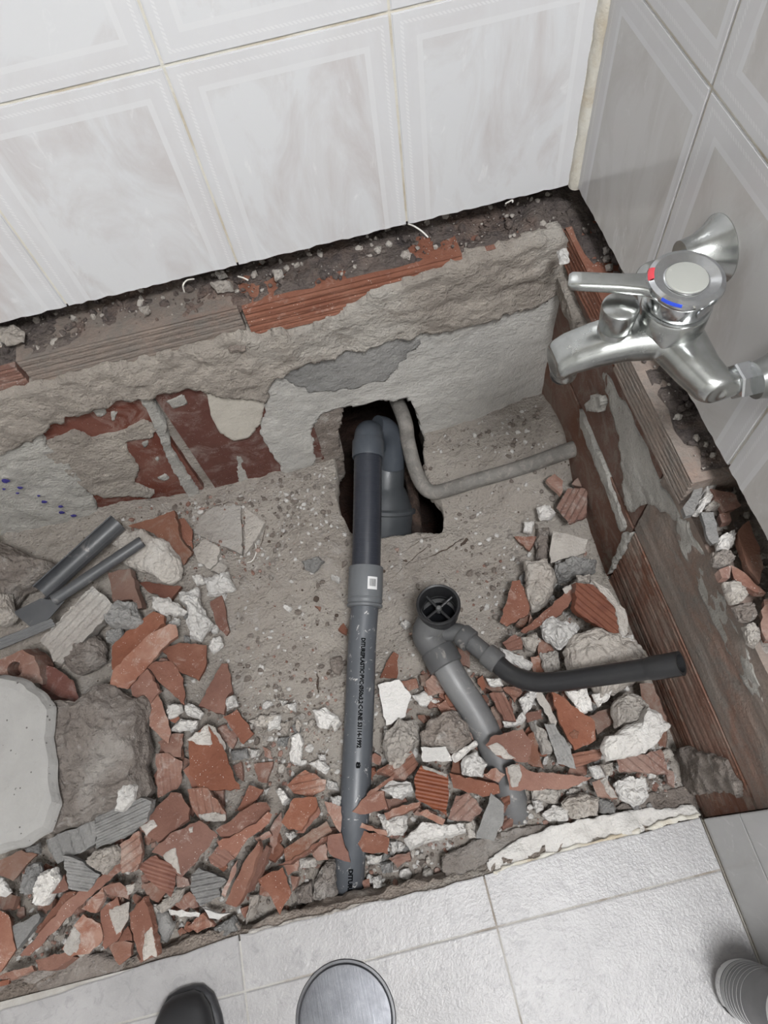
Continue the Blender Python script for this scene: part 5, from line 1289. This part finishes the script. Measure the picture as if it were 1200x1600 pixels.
# bottle
bc = Vector((.3270, -.2420, 0)); bt_ = empty('cleaner_bottle', bc); tag(bt_, 'white plastic bottle with a grey striped label standing by the right wall', 'bottle')
lathe('bottle_body', [(.0, .002), (.026, .0), (.030, .002), (.0345, .008), (.0365, .020), (.0365, .190), (.034, .212), (.024, .235), (.014, .248), (.013, .256), (.0, .256)], 'bottle_white', bt_, seg=56)
lb = lathe('label', [(.0366, .034), (.0369, .0342), (.0369, .188), (.0366, .1882)], 'bottle_label', bt_, seg=56)
for h_ in (.0345, .041, .046, .050, .059, .070, .082, .096, .11):
    lathe('label_stripe', [(.0370, h_), (.0372, h_), (.0372, h_ + .0012), (.0370, h_ + .0012)], 'sticker_white', lb, seg=56)
lathe('cap', [(.0, .288), (.014, .288), (.0155, .285), (.0155, .254), (.0, .254)], 'white_plastic', bt_, seg=36)
bm = bmesh.new()
for k in range(8):
    a0 = math.radians(196 + k * 3.2); a1 = a0 + math.radians(2.0 if k % 3 else 2.8)
    for (p, q) in ((a0, a1),): bm.faces.new([bm.verts.new((.0369 * math.cos(a), .0369 * math.sin(a), z)) for a, z in ((p, .015), (q, .015), (q, .031), (p, .031))])
obj('bar_code', from_bm(bm, 'bar_code'), 'ink_and_mouth_shade', bt_)
# curls of sealant and a string
def curl(P, r, mat, nm, lab, cat):
    P = catmull([p for p in P], 8); b = P[0].copy()
    return tag(tube(nm, [p - b for p in P], r, mat, seg=8), lab, cat), b
for P, lab in [([PY(303, 436, YT - .002), PY(292, 438, YT - .012), PY(286, 446, YT - .018), PY(288, 456, YT - .016)], 'curl of white sealant hanging under the left wall tile'),
               ([PY(638, 350, YT - .004), PY(648, 354, YT - .02), PY(660, 362, YT - .03), PY(669, 371, YT - .04)], 'strip of white sealant hanging under the tile joint'),
               ([PY(372, 432, YT - .002), PY(380, 434, YT - .01), PY(388, 438, YT - .015)], 'short shred of sealant under the wide back tile'),
               ([PY(790, 318, YT - .002), PY(800, 313, YT - .008), PY(801, 316, YT - .012)], 'short curl of sealant near the wall corner')]:
    o, b = curl(P, .0011, 'white_plastic', 'sealant_curl', lab, 'sealant'); o.location = b
o, b = curl([PZ(a, c_, -.034) for a, c_ in ((382, 845), (393, 843), (399, 850), (400, 864), (394, 876), (386, 879))], .0009, 'white_plastic', 'string', 'thin curled string lying on the dirt by the wall', 'string'); o.location = b

# ---------------------------------------------------------------- loose fill between the traced pieces
rr = random.Random(21)
REG_T = [(60, 1430, 60, 50, 'in the lower left corner'), (200, 1400, 90, 60, 'around the longest brick bar'), (330, 1300, 90, 80, 'around the folded brick plates'), (450, 1330, 70, 50, 'beside the fanned slabs'), (260, 1130, 50, 90, 'right of the huge block'), (640, 1250, 60, 50, 'right of the long pipe'),
         (760, 1180, 70, 70, 'around the trap pipe'), (850, 1120, 70, 60, 'below the black tube'), (700, 1090, 50, 40, 'left of the trap pipe'), (120, 1350, 90, 60, 'below the huge block'), (400, 1400, 60, 40, 'behind the clean orange piece'), (260, 1440, 80, 40, 'near the front left screed'), (900, 1160, 60, 60, 'near the spotted plate')]
REG_W = [(420, 1150, 50, 60, 'in the crumb patch left of the pipe'), (700, 1270, 80, 50, 'around the glossy ribbed piece'), (880, 1220, 90, 40, 'near the knife-shaped plate'), (960, 1080, 50, 70, 'around the largest boulder'), (620, 1330, 40, 30, 'right of the pipe bend'), (130, 1420, 90, 60, 'in the lower left heap'), (1040, 1200, 30, 30, 'in the front right corner'), (860, 930, 40, 50, 'near the corner block'), (300, 980, 40, 60, 'beside the tall plate')]
def in_pit(x, y): return -1.3 < x < XB - .02 and -.02 < y < YB - .02
for k in range(130):
    cx_, cy_, sx_, sy_, where = rr.choice(REG_T); px_, py_ = rr.gauss(cx_, sx_ * .7), rr.gauss(cy_, sy_ * .7)
    q = PZ(px_, py_, -.02)
    if not in_pit(q.x, q.y): continue
    a0 = rr.uniform(0, 6.28); e = rr.uniform(.4, 1); sz = rr.uniform(8, 18)
    poly = []
    for j in range(5):
        a = 2 * math.pi * j / 5 + rr.uniform(-.4, .4); ux, uy = math.cos(a) * sz, math.sin(a) * sz * e
        poly.append('%.1f,%.1f' % (px_ + ux * math.cos(a0) - uy * math.sin(a0), py_ + ux * math.sin(a0) + uy * math.cos(a0)))
    S('0', ' '.join(poly), rr.choice('TTDDN'), 'small brick chip buried between larger pieces ' + where, dz=rr.uniform(-.008, .014), th=.008, tilt=(rr.uniform(-.5, .5), rr.uniform(-.5, .5)), rib=(math.cos(a0) * 20, math.sin(a0) * 20) if rr.random() < .35 else None, group='brick chips ' + where, name='brick_chip')
for k in range(150):
    cx_, cy_, sx_, sy_, where = rr.choice(REG_W); px_, py_ = rr.gauss(cx_, sx_ * .8), rr.gauss(cy_, sy_ * .8)
    q = PZ(px_, py_, -.02)
    if not in_pit(q.x, q.y): continue
    a0 = rr.uniform(0, 6.28); e = rr.uniform(.5, 1); sz = rr.uniform(5, 12)
    poly = []
    for j in range(6):
        a = 2 * math.pi * j / 6 + rr.uniform(-.4, .4); ux, uy = math.cos(a) * sz, math.sin(a) * sz * e
        poly.append('%.1f,%.1f' % (px_ + ux * math.cos(a0) - uy * math.sin(a0), py_ + ux * math.sin(a0) + uy * math.cos(a0)))
    L('0', ' '.join(poly), rr.choice('WWMMGY'), 'small mortar crumb between larger pieces ' + where, dz=rr.uniform(-.006, .008), group='mortar crumbs ' + where, name='mortar_crumb', N=16)

# ---------------------------------------------------------------- uncountable grit
ICO_V, ICO_F = None, None
bm = bmesh.new(); bmesh.ops.create_icosphere(bm, subdivisions=1, radius=1); bm.verts.ensure_lookup_table()
ICO_V = np.array([v.co[:] for v in bm.verts]); ICO_F = np.array([[v.index for v in f.verts] for f in bm.faces]); bm.free()
def grit(name, spots, mat, label, seed):
    rs = np.random.RandomState(seed); V = []; Fc = []
    for k, (x, y, z, r) in enumerate(spots):
        sc = rs.uniform(.55, 1.3, 3) * r; jit = 1 + rs.uniform(-.3, .3, (len(ICO_V), 1))
        th = rs.uniform(0, 6.28); c_, s_ = math.cos(th), math.sin(th)
        v = ICO_V * jit * sc; v = np.stack([v[:, 0] * c_ - v[:, 1] * s_, v[:, 0] * s_ + v[:, 1] * c_, v[:, 2]], 1)
        V.append(v + [x, y, z]); Fc.append(ICO_F + k * len(ICO_V))
    me = bpy.data.meshes.new(name); me.from_pydata(np.concatenate(V).tolist(), [], np.concatenate(Fc).tolist())
    o = obj(name, me, mat); o['kind'] = 'stuff'; o['label'] = label; o['category'] = 'grit'; return o
rs = np.random.RandomState(5)
def pit_spots(n, regs, rmin, rmax):
    out = []
    X = []; Yv = []
    while len(X) < n:
        cx_, cy_, sx_, sy_ = regs[rs.randint(len(regs))]; q = PZ(rs.normal(cx_, sx_), rs.normal(cy_, sy_), -.03)
        if not in_pit(q.x, q.y) or inside([q.x], [q.y], hole_f)[0]: continue
        X.append(q.x); Yv.append(q.y)
    Zs = pit_h(np.array(X), np.array(Yv)); R = rmin + (rmax - rmin) * rs.rand(n) ** 2.5
    return [(X[i], Yv[i], Zs[i] + R[i] * .35, R[i]) for i in range(n)]
ALLR = [(430, 950, 120, 120), (760, 850, 100, 80), (780, 690, 80, 30), (420, 1150, 70, 80), (600, 1340, 160, 40), (850, 1000, 90, 90), (950, 1230, 110, 30), (200, 1400, 150, 80), (850, 1150, 130, 90), (330, 830, 60, 40), (480, 780, 40, 40), (150, 1470, 120, 30), (1040, 1210, 40, 30), (650, 1200, 80, 80)]
DEB = ALLR[3:10] + ALLR[11:]
grit('white_grit', pit_spots(2600, ALLR + DEB, .0012, .0055), 'mortar_white', 'scattered white plaster grit over the pit floor', 1)
grit('grey_grit', pit_spots(3000, ALLR + DEB, .0012, .0065), 'mortar_dirty', 'scattered grey-brown mortar grit over the pit floor', 2)
grit('brick_grit', pit_spots(1600, DEB, .0012, .0055), 'terracotta_dusty', 'scattered red brick grit over the pit floor', 3)
sp1 = []; sp2 = []
for k in range(1500):
    x_ = rs.uniform(-.85, .38); y_ = rs.uniform(YB + .006, .88); r_ = .0012 + .006 * rs.rand() ** 3
    (sp1 if rs.rand() < .7 else sp2).append((x_, y_, ZL + (y_ - YB) * .1 + r_ * .2 + .001, r_))
for k in range(700):
    y_ = rs.uniform(.0, .76); x_ = rs.uniform(XB + .006, .47); r_ = .0012 + .006 * rs.rand() ** 3; zb = ZL + (x_ - XB) * .1 if y_ > .33 else .372 + (x_ - XB) * .2
    (sp1 if rs.rand() < .6 and y_ > .33 else sp2).append((x_, y_, zb + r_ * .2 + .001, r_))
grit('dark_ledge_grit', sp1, 'ledge_dirt', 'dark crumbs on the brick ledges under the wall tiles', 4)
grit('pale_ledge_grit', sp2, 'mortar_beige', 'pale crumbs on the brick ledges under the wall tiles', 6)

# ---------------------------------------------------------------- drips and cracks on the pit floor
mineral('dark_drip', (88, 76, 68), (70, 60, 54), None, rnd=False, bump=.2)
def pit_line(P, r, seed):
    rr = random.Random(seed); Q = []
    W = catmull([PZ(a, c_, -.04) for a, c_ in P], 6); zs = pit_h(np.array([q.x for q in W]), np.array([q.y for q in W]))
    n = len(W); me = tube_me([Vector((q.x + rr.uniform(-.001, .001), q.y + rr.uniform(-.001, .001), float(z))) for q, z in zip(W, zs)], [max(.0003, r * math.sin(math.pi * (i + .5) / n) * rr.uniform(.6, 1.3)) for i in range(n)], seg=6)
    return obj('dark_streak', me, 'dark_drip', pit)
for k, (P, r) in enumerate([([(612, 905), (640, 878), (662, 860), (700, 838)], .0009), ([(640, 880), (680, 868), (712, 850), (730, 842)], .0013), ([(620, 870), (655, 848), (690, 838)], .0006), ([(718, 856), (726, 848), (731, 843)], .003),
                           ([(382, 790), (379, 810), (381, 835), (380, 868)], .0012), ([(320, 840), (345, 856), (380, 872)], .0010), ([(417, 815), (410, 845), (400, 868)], .0009), ([(330, 800), (360, 790), (385, 792)], .001), ([(496, 1050), (497, 1070), (498, 1085)], .0022), ([(650, 975), (632, 985), (610, 992)], .0007)]):
    pit_line(P, r, k)
for k, (a, c_, s) in enumerate([(634, 877, 5), (397, 884, 4), (424, 881, 4), (495, 938, 7), (513, 1052, 6), (472, 922, 3), (348, 812, 3), (360, 830, 4), (374, 838, 5), (388, 835, 4), (399, 850, 4), (420, 846, 4), (408, 905, 3), (526, 962, 4), (496, 977, 3), (330, 850, 3), (600, 893, 4), (440, 838, 3)]):
    q = PZ(a, c_, -.04); z = float(pit_h(np.array([q.x]), np.array([q.y]))[0]); m = lathe_me([(0, .0012), (s * .0006, .0010), (s * .0009, -.001)], 10)
    for vv in m.vertices: vv.co *= 1 + .3 * mnoise.noise(vv.co * 300 + Vector((k, 0, 0)))
    obj('dark_spot', m, 'dark_drip', pit, (q.x, q.y, z))
